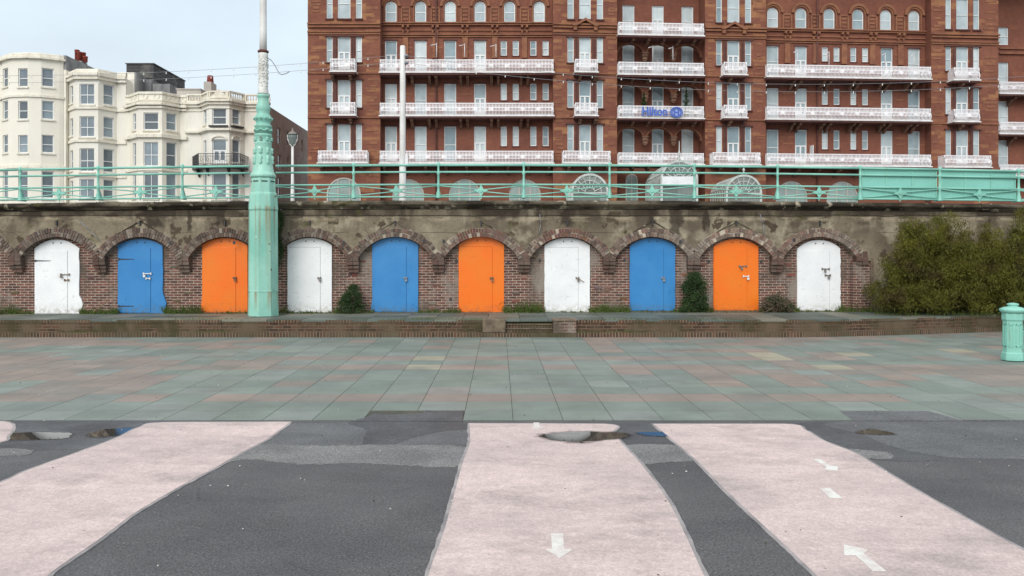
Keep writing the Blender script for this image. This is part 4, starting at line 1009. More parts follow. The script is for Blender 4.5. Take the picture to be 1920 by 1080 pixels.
def balustrade(parent, F, a, b_, z0, z1, proj):
    m = MB(); h = z1-z0
    prof = [(proj-.10, 0), (proj+.03, .16), (proj+.06, .34), (proj-.04, .62), (proj-.07, 1.0)]
    def strip_(P, w0, w1):  # P(u,d,z)
        pass
    def belly(zf):
        for (d0, f0), (d1, f1) in zip(prof[:-1], prof[1:]):
            if f0 <= zf <= f1: return d0+(d1-d0)*(zf-f0)/(f1-f0)
        return prof[-1][0]
    def bar(s0, s1, f0, f1, th=.03):
        q = F.pt; D0, D1 = belly(f0), belly(f1); Z0, Z1 = z0+h*f0, z0+h*f1
        m.hexa([q(s0,D0,Z0),q(s1,D0,Z0),q(s1,D0-th,Z0),q(s0,D0-th,Z0),q(s0,D1,Z1),q(s1,D1,Z1),q(s1,D1-th,Z1),q(s0,D1-th,Z1)])
    for f0, f1 in ((0,.07),(.335,.375),(.60,.66),(.93,1.0)): bar(a+.03, b_-.03, f0, f1, .045)
    n = max(3, int((b_-a)/.118)); st = (b_-a-.06)/n; per = 11
    for i in range(n+1):
        s = a+.03+st*i; solid = (i % per) in (0, 1, 10)
        bar(s-.034, s+.034, .07, .20); bar(s-.022, s+.022, .20, .335)
        w_ = .05 if solid else .027
        bar(s-w_, s+w_, .375+(i%3)*.008, .60)
        bar(s-.036, s+.036, .66, .80); bar(s-.026, s+.026, .80, .93)
    for se in (a, b_):    # curved ends
        for j in range(int(proj/.14)):
            d_ = .05+j*.14
            if d_ > proj-.1: break
            m.fbox(F, se-.018, se+.018, d_, d_+.045, z0, z1)
        m.fbox(F, se-.025, se+.025, 0, proj-.05, z1-.06, z1); m.fbox(F, se-.025, se+.025, 0, proj-.05, z0, z0+.05)
        for (d0, f0), (d1, f1) in zip(prof[:-1], prof[1:]):
            m.tube(F.pt(se, d0+.02, z0+h*f0), F.pt(se, d1+.02, z0+h*f1), .045, .045, 6)
    build('balustrade', m, mt['balc'], parent)
def front(F, proj): return Frame(F.pt(0,proj,0), F.pt(F.L,proj,0))
def zfront(sec, py, proj): return CH+(VY-py)*sec.k*(HY+sec.off-proj)/(HY+sec.off)
def balcony(sec, pa, pb, yt, yb, proj=1.1, brk=(), pair=False, deepb=.62):
    F = sec.F; FF = front(F, proj); a, b_ = FF.at(pa), FF.at(pb); z1, z0 = zfront(sec, yt, proj), zfront(sec, yb, proj)
    m = MB(); m.fbox(F, a-.12, b_+.12, 0, proj+.10, z0-.10, z0); sl = build('balcony', m, mt['slab_white'], hotel)
    m = MB(); m.fbox(F, a-.07, b_+.07, 0, proj+.03, z0-.24, z0-.102); build('soffit', m, mt['hotel_dark'], sl)
    balustrade(sl, F, a, b_, z0, z1, proj)
    for px_ in brk:
        for o in ((-.28, .28) if pair else (0,)):
            s = sec.S(px_)+o
            if not (a < s < b_): continue
            m = MB(); P = [(0,z0-.245),(proj*.85,z0-.245),(proj*.8,z0-.42),(proj*.5,z0-.5),(proj*.42,z0-.62),(.12,z0-.42-deepb*.75),(0,z0-.45-deepb*.8)]
            m.prism(P, lambda d_, z: F.pt(s-.11, d_, z), lambda d_, z: F.pt(s+.11, d_, z)); build('bracket', m, mt['hotel_stone'], sl)
    return sl
RP = ((69,130),(150,212),(233,300))
def pavilion(sec, cs, balc, wide, r0top=-26):
    (a1,b1),(a2,b2),(a3,b3) = cs
    for a, b_ in ((a1,b1),(a3,b3)):
        sec.add(a, b_, r0top, 35); sec.add(a, b_, 69, 117); sec.add(a, b_, 150, 202); sec.add(a, b_, 233, 284)
    sec.add(a2, b2, r0top, 35, 'sash')
    for y0, y1 in RP: sec.add(a2, b2, y0, y1, 'door')
    sec.build(mt['hotel_band'])
    for yt, yb in ((109.5,133),(191.5,215)): balcony(sec, balc[0]+2, balc[1]-2, yt, yb, .95, (balc[0]+8, balc[1]-8), deepb=.3)
    balcony(sec, wide[0]+2, wide[1]-2, 282, 304.5, 1.0, (wide[0]+10, (wide[0]+wide[1])/2, wide[1]-10), deepb=.3)
    # dark surrounds round the groups of lights, sills and string courses
    F = sec.F; m = MB()
    for y0, y1 in ((66.5,69),(147.5,150),(230.5,233)): m.mark(); m.fbox(F, sec.S(a1-3), sec.S(b3+3), 0.002, .12, sec.z(y1), sec.z(y0))
    for y0, y1 in ((117,119),(202,204),(35,37.5)):
        for a, b_ in ((a1,b1),(a3,b3)): m.fbox(F, sec.S(a-2), sec.S(b_+2), 0.002, .14, sec.z(y1), sec.z(y0))
    m.fbox(F, sec.S(a2-2), sec.S(b2+2), .002, .14, sec.z(37.5), sec.z(35))
    for s in (b1+2.2, a2-4.6, b2+2, a3-4.6):
        m.mark(); m.fbox(F, sec.S(s), sec.S(s+2.6), .002, .09, sec.z(286), sec.z(72))
    build_split('window_surround', m, mt['hotel_dark'], hotel)
    m = MB()
    for y0, y1, d_ in ((44,47,.25),(48.5,52,.16),(59,61,.18),(61.5,65,.10),(136,138.5,.10),(219,221.5,.10),(306,311,.22)):
        m.mark(); m.fbox(F, .0, F.L, .002, d_, sec.z(y1), sec.z(y0))
    build_split('string_course', m, mt['hotel_tan'], hotel)
def quoins(sec, edges, seed):
    r_ = random.Random(seed); F = sec.F; m = MB()
    for (pa, pb) in edges:
        py = -60
        while py < 330:
            hgt = r_.uniform(4.5, 9)
            if r_.random() < .42:
                a = pa+r_.uniform(0, (pb-pa)*.3); b_ = pb-r_.uniform(0, (pb-pa)*.35); m.fbox(F, sec.S(a), sec.S(b_), .002, .03, sec.z(py+hgt*.62), sec.z(py))
            py += hgt
    build('stone_banding', m, mt['hotel_tan'], hotel)
A = Sec(577, 713, -1.0); pavilion(A, ((612,623.5),(633,657),(667,678.5)), (618,667), (595,690))
C_ = Sec(1037, 1157, -1.0); pavilion(C_, ((1064,1076),(1086,1108),(1119,1131)), (1078,1122), (1055,1146))
E = Sec(1322, 1436, -1.0); pavilion(E, ((1343,1354),(1364,1387),(1397,1409)), (1357,1402), (1336,1427))
G_ = Sec(1746, 1872, -1.0); pavilion(G_, ((1773,1784),(1793,1816),(1825,1837)), (1788,1838), (1770,1860))
quoins(A, ((578,607),(684,712)), 1); quoins(C_, ((1038,1058),(1136,1156)), 2); quoins(E, ((1323,1339),(1413,1435)), 3); quoins(G_, ((1747,1768),(1842,1871)), 4)
# pediments over the pavilion doors
for sec, c in ((C_, 1097), (E, 1375)):
    m = MB(); F = sec.F
    for s_ in (-1, 1):
        for (x0, y0, x1, y1) in ((0,34,17,44),(17,44,24,44)):
            a, b_ = sec.S(c+s_*x0), sec.S(c+s_*x1); 
            P = [(a,sec.z(y0+5)),(b_,sec.z(y1+5)),(b_,sec.z(y1)),(a,sec.z(y0))]
            m.prism(P, lambda s, z: F.pt(s,.38,z), lambda s, z: F.pt(s,.002,z))
        m.fbox(F, min(sec.S(c+s_*16),sec.S(c+s_*22)), max(sec.S(c+s_*16),sec.S(c+s_*22)), .002, .3, sec.z(57), sec.z(49))
    build('pediment', m, mt['hotel_tan'], hotel)
# wings
def wing(sec, arc, big, small, bal, brk, pipe, gr):
    F = sec.F
    for c in arc: sec.add(c-10.5, c+10.5, 2, 42, 'arched', .085)
    for c, kind in big:
        for y0, y1 in ((76,133),(157,215),(237,302)): sec.add(c-11.2, c+11.2, y0, y1, kind)
    for c in small:
        for y0, y1 in ((76,104.5),(156.5,188),(237,274)): sec.add(c-5.8, c+5.8, y0, y1, 'sash')
    for c in gr: sec.add(c-30, c+30, 335, 420, 'round', .12)
    sec.build(mt['hotel'])
    for yt, yb in ((111,134.5),(192.5,216),(282.5,305)): balcony(sec, bal[0]+3, bal[1]-3, yt, yb, 1.45, brk if yb < 300 else [bal[0]+14+38*i for i in range(9)], pair=yb < 300)
    # arched storey: archivolts, pilasters, panels, corbel table
    m = MB()
    for c in arc:
        m.mark(); a, b_ = sec.S(c-19), sec.S(c+19); zs_ = sec.z(12)
        n = 12; xm = (a+b_)/2; hw = (b_-a)/2
        for i in range(n):
            q1, q2 = math.pi*i/n, math.pi*(i+1)/n
            for (ro, ri, dd) in ((hw, hw-.22, .16), (hw-.24, hw-.36, .08)):
                m.prism([(xm-ro*math.cos(q1),zs_+ro*math.sin(q1)),(xm-ro*math.cos(q2),zs_+ro*math.sin(q2)),(xm-ri*math.cos(q2),zs_+ri*math.sin(q2)),(xm-ri*math.cos(q1),zs_+ri*math.sin(q1))], lambda s, z: F.pt(s,dd,z), lambda s, z: F.pt(s,.002,z))
        for o in (-13.5, 11.5): m.fbox(F, sec.S(c+o), sec.S(c+o+2), .002, .08, sec.z(42), sec.z(12))
    build_split('archivolt', m, mt['hotel_tan'], hotel)
    m = MB()
    edges = [(p+q_)/2 for p, q_ in zip(arc[:-1], arc[1:])]
    for c in edges:
        m.mark(); m.fbox(F, sec.S(c-7.5), sec.S(c+7.5), .002, .06, sec.z(16.5), sec.z(13)); m.fbox(F, sec.S(c-9), sec.S(c-6), .002, .10, sec.z(42), sec.z(17)); m.fbox(F, sec.S(c+6), sec.S(c+9), .002, .10, sec.z(42), sec.z(17))
        for y in (19.5, 27, 34.5): m.fbox(F, sec.S(c-5), sec.S(c+5), .002, .05, sec.z(y+4), sec.z(y))
    build_split('window_panel', m, mt['hotel_tan'], hotel); m = MB()
    for y0, y1, d_ in ((42.5,45,.28),(46,48,.2),(56,58,.10),(64,66.5,.2),(68,70,.12),(137.5,139.5,.06),(220,222,.06)):
        m.mark(); m.fbox(F, 0, F.L, .002, d_, sec.z(y1), sec.z(y0))
    build_split('string_course', m, mt['hotel_tan'], hotel)
    m = MB()
    for c in edges:
        m.mark()
        for o in (-6.5, 2.5): m.fbox(F, sec.S(c+o), sec.S(c+o+4), .002, .34, sec.z(53), sec.z(48.2)); m.fbox(F, sec.S(c+o+.6), sec.S(c+o+3.4), .002, .22, sec.z(63), sec.z(58.2))
        m.fbox(F, sec.S(c-5), sec.S(c+5), .002, .14, sec.z(109), sec.z(71))
    build_split('pilaster', m, mt['hotel_tan'], hotel)
    m = MB(); r_ = random.Random(int(sec.pl))
    for c in edges+[arc[0]-24, arc[-1]+22]:
        for y in (80, 88, 96, 165, 175, 250, 262):
            if r_.random() < .55 and not any(abs(c-q_) < 30 for q_ in small): m.fbox(F, max(.02, sec.S(c-r_.uniform(7,13))), min(sec.F.L-.02, sec.S(c+r_.uniform(7,13))), .002, .025, sec.z(y+3), sec.z(y))
    build('stone_banding', m, mt['hotel_tan'], hotel) if m.v else None
    m = MB(); s = sec.S(pipe); m.tube(F.pt(s,.16,ZG), F.pt(s,.16,ZH), .075, .075, 8); build('drainpipe', m, mt['hotel_dark'], hotel)
    # dark lintels above the big windows, sills under the small ones
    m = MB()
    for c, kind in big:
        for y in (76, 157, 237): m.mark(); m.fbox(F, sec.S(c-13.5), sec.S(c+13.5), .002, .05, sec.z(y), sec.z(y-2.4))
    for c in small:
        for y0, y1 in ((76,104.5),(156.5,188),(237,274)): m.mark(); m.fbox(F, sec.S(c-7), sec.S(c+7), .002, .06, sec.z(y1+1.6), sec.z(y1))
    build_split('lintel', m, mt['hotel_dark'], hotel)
B = Sec(713, 1037, 0.0)
wing(B, [733,788.5,844,900,955.5,1011], [(733,'door'),(788.5,'sash'),(844,'sash'),(900,'door')], [944.5,967,1000,1023], (710,1040), [768,813,871,928,983], 818, [765,871,984])
F_ = Sec(1436, 1746, 0.0)
wing(F_, [1449,1502,1555,1609,1661,1714], [(1449,'sash'),(1502,'door'),(1663,'door'),(1714,'sash')], [1547,1569,1600.5,1622.5], (1436,1748), [1485,1540,1595,1650,1700], 1531, [1485,1580])
H = Sec(1872, 2250, 1.6)
for y0, y1 in ((25,60),(95,150),(172,230),(250,312)):
    for c in (1881,1935,1990,2045,2100,2155,2210): H.add(c-10.5, c+10.5, y0, y1)
H.build(mt['hotel'])
for yt, yb in ((133,156),(213,236),(298,320)): balcony(H, 1875, 2240, yt, yb, 1.2, [1890+50*i for i in range(7)])
m = MB()
for y0, y1, d_ in ((76,79,.2),(66,69,.15)): m.fbox(H.F, 0, H.F.L, .002, d_, H.z(y1), H.z(y0))
build('string_course', m, mt['hotel_tan'], hotel)
# centre with the arcades
Dk = Sec(1157, 1322, 1.1)
for c in (1178.5,1233.5,1289):
    k_ = 'door' if c == 1233.5 else 'sash'
    for y0, y1 in ((6,62),(78,137),(156,219),(236,303)): Dk.add(c-11.2, c+11.2, y0, y1, k_)
Dk.build(mt['hotel'])
Df = Sec(1157, 1322, 0.0); F = Df.F
for yt, yb in ((38,61),(113,136),(195.5,218),(284.5,305)):
    balcony(Df, 1161, 1319, yt, yb, 1.55, (1181,1210,1238,1266,1295), deepb=-.3)
cs = [1182, 1236, 1289]
for (ytop, ycr, ysp) in ((66,79,103),(141,157,181),(223,238,262)):
    m = MB(); a0, b0 = Df.S(1157.5), Df.S(1321.5); n = 90; cc = [Df.S(c) for c in cs]; rr_ = Df.S(1236+24.5)-Df.S(1236); hh = Df.z(ycr)-Df.z(ysp)
    def bt(s):
        for c in cc:
            dx = abs(s-c)
            if dx < rr_: return Df.z(ysp)+hh*math.sqrt(1-(dx/rr_)**2)
        return Df.z(ysp)
    for i in range(n):
        s0, s1 = a0+(b0-a0)*i/n, a0+(b0-a0)*(i+1)/n; P = [(s0,bt(s0)),(s1,bt(s1)),(s1,Df.z(ytop)),(s0,Df.z(ytop))]
        m.prism(P, lambda s, z: F.pt(s,0,z), lambda s, z: F.pt(s,-.45,z))
    ar = build('arcade', m, mt['hotel'], hotel)
    m = MB()
    for c in cc:
        for i in range(14):
            q1, q2 = math.pi*i/14, math.pi*(i+1)/14; P = lambda g_, f: (c-(rr_*f+.0)*math.cos(g_), Df.z(ysp)+(hh*f)*math.sin(g_))
            m.prism([P(q1,1.1),P(q2,1.1),P(q2,1.0),P(q1,1.0)], lambda s, z: F.pt(s,.08,z), lambda s, z: F.pt(s,.002,z))
    build('arch_moulding', m, mt['hotel_tan'], ar)
    for c in (1209, 1262.5):
        s = Df.S(c); m = MB()
        for (hw_, y0, y1, d_) in ((.30,ysp-8,ysp-5.5,.22),(.24,ysp-5.5,ysp-1,.16),(.30,ysp-1,ysp+.5,.22),(.20,ysp+.5,ysp+6,.14),(.14,ysp+6,ysp+8.5,.08)): m.fbox(F, s-hw_, s+hw_, -.3, d_, Df.z(y1), Df.z(y0))
        build('carved_corbel', m, mt['hotel_stone'], ar, bevel=.02)
# returns between planes, end walls, roof and ground-storey band
m = MB()
for pa, oa, ob in ((713,-1,0),(1037,0,-1),(1157,-1,1.1),(1322,1.1,-1),(1436,-1,0),(1746,0,-1),(1872,-1,1.6)):
    p, q_ = HP(pa, oa), HP(pa, ob)
    if p[1] > q_[1]: p, q_ = q_, p
    m.face([(p[0],p[1],ZG),(p[0],q_[1],ZG),(p[0],q_[1],ZH),(p[0],p[1],ZH)]); 
    if abs(p[0]-q_[0]) > .001: m.face([(p[0],q_[1]+.001,ZG),(q_[0],q_[1]+.001,ZG),(q_[0],q_[1]+.001,ZH),(p[0],q_[1]+.001,ZH)])
pL, pR = HP(577,-1), HP(2250,1.6)
m.face([(pL[0],95,ZG),(pL[0],pL[1],ZG),(pL[0],pL[1],ZH),(pL[0],95,ZH)]); m.face([(pR[0],pR[1],ZG),(pR[0],95,ZG),(pR[0],95,ZH),(pR[0],pR[1],ZH)])
m.face([(pR[0],95,ZG),(pL[0],95,ZG),(pL[0],95,ZH),(pR[0],95,ZH)])
build('end_wall', m, mt['hotel'], hotel)
m = MB(); m.hexa([(pL[0]-.3,65,ZH),(pR[0],68,ZH),(pR[0],96,ZH),(pL[0]-.3,96,ZH),(pL[0]-.3,65,ZH+.6),(pR[0],68,ZH+.6),(pR[0],96,ZH+.6),(pL[0]-.3,96,ZH+.6)]); build('roof', m, mt['slate'], hotel)
# flagpoles on the balconies
for sec, pts in ((B, ((820,86,112),(872,87,112),(930,88,112))), (Df, ((1219,87,113),(1256,88,113))), (F_, ((1486,89,117),(1545,90,117),(1649,91,117),(1702,92,117)))):
    for px_, y0, y1 in pts:
        m = MB(); s = sec.S(px_); F = sec.F; m.tube(F.pt(s,.9,sec.z(y1)), F.pt(s,.9,sec.z(y0)), .035, .025, 6); m.tube(F.pt(s,.9,sec.z(y0+2)), F.pt(s-.45,1.2,sec.z(y0+6)), .03, .03, 6)
        build('flagpole', m, mt['balc'], hotel)
# ground floor arched windows in the first pavilion and beside the entrance
F = A.F; m = MB()
def blind_arch(sec, c, hw, yt, nm='arched_window'):
    F = sec.F; a, b_ = sec.S(c-hw), sec.S(c+hw); z1 = sec.z(yt); m = MB(); zs_ = z1-(b_-a)/2; t = .12
    archframe(m, F, a, b_, ZG, z1, zs_, .01, .12, t)
    for k_ in ((.33, .67) if hw > 15 else (.5,)): x = a+(b_-a)*k_; m.fbox(F, x-.05, x+.05, .01, .1, ZG, z1-.1)
    fr = build(nm, m, mt['sidewall'], hotel); n = 14; xm = (a+b_)/2
    P = [(a+.02,ZG+.1),(b_-.02,ZG+.1)]+[(xm+(b_-a)/2*.98*math.cos(math.pi*i/n), zs_+(b_-a)/2*.98*math.sin(math.pi*i/n)) for i in range(n+1)]
    m = MB(); m.prism(P, lambda s, z: F.pt(s,.05,z), lambda s, z: F.pt(s,.012,z)); build('pane', m, mt['pane_low'], fr)
blind_arch(A, 645, 32, 333); blind_arch(Df, 1183, 11.5, 325) if False else blind_arch(Dk, 1184, 11.5, 325)
# open casement of one balcony door
m = MB(); s = F_.S(1519); z0_, z1_ = F_.z(302), F_.z(268); F = F_.F
for o in (0,):
    m.fbox(F, s-.05, s, .02, .65, z0_, z1_)
build('open_leaf', m, mt['frame'], hotel)
# hotel sign
sg = thing('hotel_sign', (PX(1240,66), 65.9, Df.z(212)), 'blue lettered hotel name and round emblem mounted on a white balcony', 'sign')
F = Df.F
tcv = D.curves.new('t', 'FONT'); tcv.body = 'Hilton'; tcv.size = .92; tcv.extrude = .03; tcv.offset = .028; tcv.align_x = 'LEFT'
to = D.objects.new('t', tcv); COL.objects.link(to); bpy.context.view_layer.update()
tm = D.meshes.new_from_object(to.evaluated_get(bpy.context.evaluated_depsgraph_get()))
xsv = [v.co.x for v in tm.vertices]; x0v, x1v = min(xsv), max(xsv); FF = front(Df.F, 1.76); S0, S1 = FF.at(1204), FF.at(1251)
m = MB(); zz0 = zfront(Df, 213.5, 1.76); sc_ = (S1-S0)/(x1v-x0v)
m.v = [F.pt(S0+(v.co.x-x0v)*sc_, 1.76+v.co.z, zz0+v.co.y*1.05) for v in tm.vertices]; m.f = [tuple(p.vertices) for p in tm.polygons]; m.c = [None]*len(m.f); m.sm = [False]*len(m.f)
D.objects.remove(to); build('lettering', m, mt['sign_blue'], sg)
m = MB(); sc0, zc_ = FF.at(1268), zfront(Df, 207.5, 1.76); re = FF.at(1268+12)-sc0
n = 28
for i in range(n):
    a0, a1 = 2*math.pi*i/n, 2*math.pi*(i+1)/n
    for ro, ri in ((1, .86), (.74, .66)):
        P = lambda a, f: (sc0+math.cos(a)*re*f, zc_+math.sin(a)*re*f*.82)
        m.prism([P(a0,ro),P(a1,ro),P(a1,ri),P(a0,ri)], lambda s, z: F.pt(s,1.84,z), lambda s, z: F.pt(s,1.77,z))
for o in (-.17, .17): m.fbox(F, sc0+o-.05, sc0+o+.05, 1.77, 1.83, zc_-.25, zc_+.25)
m.fbox(F, sc0-.12, sc0+.12, 1.77, 1.825, zc_-.04, zc_+.04)
build('emblem', m, mt['sign_blue'], sg)
m = MB(); m.prism([(sc0+math.cos(2*math.pi*i/n)*re*.97, zc_+math.sin(2*math.pi*i/n)*re*.8) for i in range(n)], lambda s, z: F.pt(s,1.765,z), lambda s, z: F.pt(s,1.73,z)); build('emblem_disc', m, mt['sign_pale'], sg)
m = MB(); m.fbox(F, S0-.05, sc0, 1.72, 1.75, zz0-.04, zz0); m.fbox(F, S0-.05, sc0, 1.72, 1.75, zz0+.35, zz0+.39); build('sign_rail', m, mt['sign_pale'], sg)

# glass canopies in front of the hotel
def canopy(pxc, hwp, ytop, Yf, label, yfin, thick=.10, nrib=9, board=False):
    c = PX(pxc, Yf); r = hwp*Yf/FPX; zt_ = PZ(ytop, Yf); zs_ = zt_-r; Yb = HY-1.0 if pxc < 1157 or pxc > 1322 else HY+1.0
    th = thing('glass_canopy', (c, Yf, ZG+.02), label, 'canopy', 'arched glass canopies before the hotel')
    def rib(mb, y, rr, tk, dep):
        n = 20
        for i in range(n):
            q1, q2 = math.pi*i/n, math.pi*(i+1)/n; P = lambda g_, f: (c-f*math.cos(g_), zs_+f*math.sin(g_))
            mb.prism([P(q1,rr),P(q2,rr),P(q2,rr-tk),P(q1,rr-tk)], lambda x, z: (x,y,z), lambda x, z: (x,y+dep,z))
        for s_ in (-1, 1): mb.box(min(c+s_*rr,c+s_*(rr-tk)), max(c+s_*rr,c+s_*(rr-tk)), y, y+dep, ZG, zs_)
    m = MB(); rib(m, Yf, r, thick*1.6, .15); build('front_arch', m, mt['canopy_frame'], th)
    m = MB()
    for k in range(1, nrib+1): rib(m, Yf+(Yb-Yf-.1)*k/nrib, r-.02, thick*.45, .06)
    for i in range(1, 12):
        t = math.pi*i/12; m.tube((c-math.cos(t)*(r-.04), Yf+.1, zs_+math.sin(t)*(r-.04)), (c-math.cos(t)*(r-.04), Yb-.05, zs_+math.sin(t)*(r-.04)), .03, .03, 5)
    build('rib', m, mt['canopy_frame'], th)
    m = MB(); n = 20
    for i in range(n):
        q1, q2 = math.pi*i/n, math.pi*(i+1)/n; f = r-.09
        m.face([(c-f*math.cos(q1),Yf+.1,zs_+f*math.sin(q1)),(c-f*math.cos(q2),Yf+.1,zs_+f*math.sin(q2)),(c-f*math.cos(q2),Yb-.03,zs_+f*math.sin(q2)),(c-f*math.cos(q1),Yb-.03,zs_+f*math.sin(q1))])
    P = [(c-r*.93*math.cos(math.pi*i/n), zs_+r*.93*math.sin(math.pi*i/n)) for i in range(n+1)]+[(c+r*.93,ZG),(c-r*.93,ZG)]
    m.face([(x,Yf+.1,z) for x, z in P]); build('glazing', m, mt['green_glass'], th)
    m = MB(); hub = zs_-.1
    for i in range(1, 8):
        t = math.pi*i/8; m.tube((c-math.cos(t)*r*.25,Yf+.05,hub+math.sin(t)*r*.25),(c-math.cos(t)*r*.95,Yf+.05,zs_+math.sin(t)*r*.93),.035,.035,5)
    for f in (.25, .62):
        pts = [(c-math.cos(math.pi*i/14)*r*f, Yf+.05, zs_+math.sin(math.pi*i/14)*r*f) for i in range(15)]; m.path(pts, .035, 5)
    m.box(c-r*.95, c+r*.95, Yf+.02, Yf+.09, zs_-.12, zs_-.02); build('fan_tracery', m, mt['canopy_frame'], th)
    m = MB(); zf = PZ(yfin, Yf); hh = zf-zt_; m.lathe([(.10,zt_-.05),(.12,zt_+.05),(.05,zt_+hh*.25),(.12,zt_+hh*.35),(.04,zt_+hh*.5),(.02,zf)], c, Yf+.08, 10); build('finial', m, mt['canopy_frame'], th)
    if board:
        m = MB(); m.box(PX(1241,Yf), PX(1304,Yf), Yf-.1, Yf-.01, PZ(348,Yf), PZ(331,Yf)); bd = build('name_board', m, mt['frame'], th)
canopy(1106, 35, 325, 61.3, 'small arched glass canopy left of the entrance', 300)
canopy(1274, 35, 300, 61.3, 'large arched glass canopy with white board over the entrance', 264, nrib=14, board=True)
canopy(1395, 34, 327, 61.3, 'small arched glass canopy right of the entrance', 303)
def low_dome(px, hw, py):
    pass

# conifers on the sign balcony
def leaf_quads(mb, gen, n, size, seed, cfun=None):
    r_ = random.Random(seed)
    for _ in range(n):
        p = gen(r_)
        if p is None: continue
        a = Vector((r_.gauss(0,1), r_.gauss(0,1), r_.gauss(0,1))).normalized(); b_ = a.orthogonal().normalized(); 
        b_ = Matrix.Rotation(r_.uniform(0, 6.28), 3, a) @ b_; s = size*r_.uniform(.6, 1.5); s2 = s*r_.uniform(.35, .6); c = a.cross(b_)
        P = Vector(p); k = r_.random(); mb.face([P-b_*s, P+c*s2*.9, P+b_*s, P-c*s2*.9], (k, k, k))
for (px_, hgt, lab) in ((1201, 1.75, 'shorter conifer in a pot on the sign balcony, left'), (1279, 2.15, 'taller conifer in a pot on the sign balcony, right')):
    s = Df.S(px_); p = Df.F.pt(s, 1.15, zfront(Df, 219, 1.3)); th = thing('potted_conifer', p, lab, 'potted tree', 'conifers on the hotel balcony')
    m = MB(); m.lathe([(.16,p[2]),(.24,p[2]+.4),(.26,p[2]+.42),(.2,p[2]+.43)], p[0], p[1], 12); build('pot', m, mt['hotel_dark'], th)
    m = MB(); m.tube((p[0],p[1],p[2]+.4),(p[0],p[1],p[2]+.4+hgt),.04,.01,6); build('trunk', m, mt['bark'], th)
    def gen(r_, p=p, hgt=hgt):
        t = r_.random()**.8; rad = .55*(1-t)*(.6+.4*math.sin(t*30))*r_.random()**.4; a = r_.uniform(0,6.28); return (p[0]+math.cos(a)*rad, p[1]+math.sin(a)*rad, p[2]+.45+t*hgt)
    m = MB(); leaf_quads(m, gen, 900, .06, 5); build('foliage', m, mt['ivy'], th)

# ------------------------------------------------------------------ cream houses
def strip_course(mb, Fs, z0, z1, d_, d0=.0):
    for F in Fs: mb.fbox(F, -.3*d_, F.L+.3*d_, d0, d_, z0, z1)
def house(name_label, facets, ztop, mat, wins, courses, body, pmat='pane_dark'):
    """facets: list of (P0,P1). wins: list of (facet index, pl, pr, yt, yb, kind). body: (x0,x1,y0,y1)"""
    Fs = [Frame(*f) for f in facets]; x0 = Fs[0].P0.x; x1 = Fs[-1].P1.x
    th = thing('terraced_house', ((x0+x1)/2, 76, ZG), name_label, 'house', 'cream terraced houses')
    m = MB(); W = []
    for i, F in enumerate(Fs):
        hs = []
        for (fi, pl, pr, yt, yb, kind) in wins:
            if fi != i: continue
            a, b_ = F.at(pl), F.at(pr); Ym = F.Y((a+b_)/2); h = (max(.05,a), min(F.L-.05,b_), PZ(yb,Ym), PZ(yt,Ym)); hs.append(h); W.append((F, h, kind))
        facet_wall(m, F, ZG, ztop, hs, .2)
    bx0_, bx1_, by0, by1 = body
    m.box(bx0_, bx1_, by0+.05, by1, ZG, ztop-.6)
    # parapet back
    for F in Fs: m.face([F.pt(0,0,ztop),F.pt(F.L,0,ztop),F.pt(F.L,-.3,ztop),F.pt(0,-.3,ztop)]); m.face([F.pt(F.L,-.3,ztop),F.pt(0,-.3,ztop),F.pt(0,-.3,ztop-1),F.pt(F.L,-.3,ztop-1)])
    build('wall', m, mat, th)
    for F, h, kind in W: window(th, F, *h, kind=kind, t=.09, dd=-.12, pmat=pmat)
    m = MB()
    for py, hgt, d_ in courses:
        Yr = Fs[len(Fs)//2].P0.y
        m.mark(); z = PZ(py, Yr); strip_course(m, Fs, z-hgt, z, d_)
    for F, h, kind in W: m.mark(); m.fbox(F, h[0]-.1, h[1]+.1, .001, .12, h[2]-.14, h[2]-.005)
    build_split('moulding', m, mt['cream_trim'], th)
    return th, Fs
def flat(px, Y): return (PX(px, Y), Y)
# house 1: bow front
cx1, hw1 = -44.75, 4.0
angs = [-55,-47,-25,-18,4,20,42,47]
pts = [(cx1+hw1*math.sin(R(a)), 79-hw1*math.cos(R(a))) for a in angs]
fc = [(flat(-250,pts[0][1]), pts[0])]+list(zip(pts[:-1], pts[1:]))
rows1 = ((128,163),(189,224),(253,287),(321,372))
wn = []
for yt, yb in rows1: wn += [(2,4.5,15,yt,yb,'sash'),(4,34,52.5,yt,yb,'sash'),(6,78,101,yt,yb,'sash'),(0,-120,-95,yt,yb,'sash'),(0,-190,-165,yt,yb,'sash')]
h1, F1 = house('cream house with rounded bow front and flat parapet, leftmost of the terrace', fc, PZ(98, 75.0), mt['cream'], wn,
    [(101,.5,.12),(107,.18,.32),(178,.22,.14),(310,.22,.16),(313.5,.12,.22)], (PX(-250,78), -41.85, 76.8, 92))
m = MB(); m.box(-41.85, -41.61, 76.3, 77.6, ZG, PZ(134,77)); build('return_wall', m, mt['cream'], h1)
m = MB(); m.box(-41.84, -41.6, 76.32, 90, PZ(134,77)+.002, PZ(107,77)); m.box(PX(118,80)+.3, PX(135,84), 84, 87.5, PZ(200,84), PZ(110,80)); build('party_wall', m, mt['greywall'], h1)
m = MB(); m.box(PX(131,84)-.1, PX(151,84)+.1, 84, 85.2, PZ(128,84), PZ(114,84)); chs = build('chimney', m, mt['greywall'], h1)
for px_, yt in ((137,90),(144,95),(149,95),(154,103)):
    m = MB(); x = PX(px_,84); m.lathe([(.22,PZ(114,84)),(.24,PZ(yt+2,84)),(.27,PZ(yt+2,84)),(.25,PZ(yt,84))], x, 84.5+(px_%3)*.15, 10); build('chimney_pot', m, mt['chimneypot'], chs)
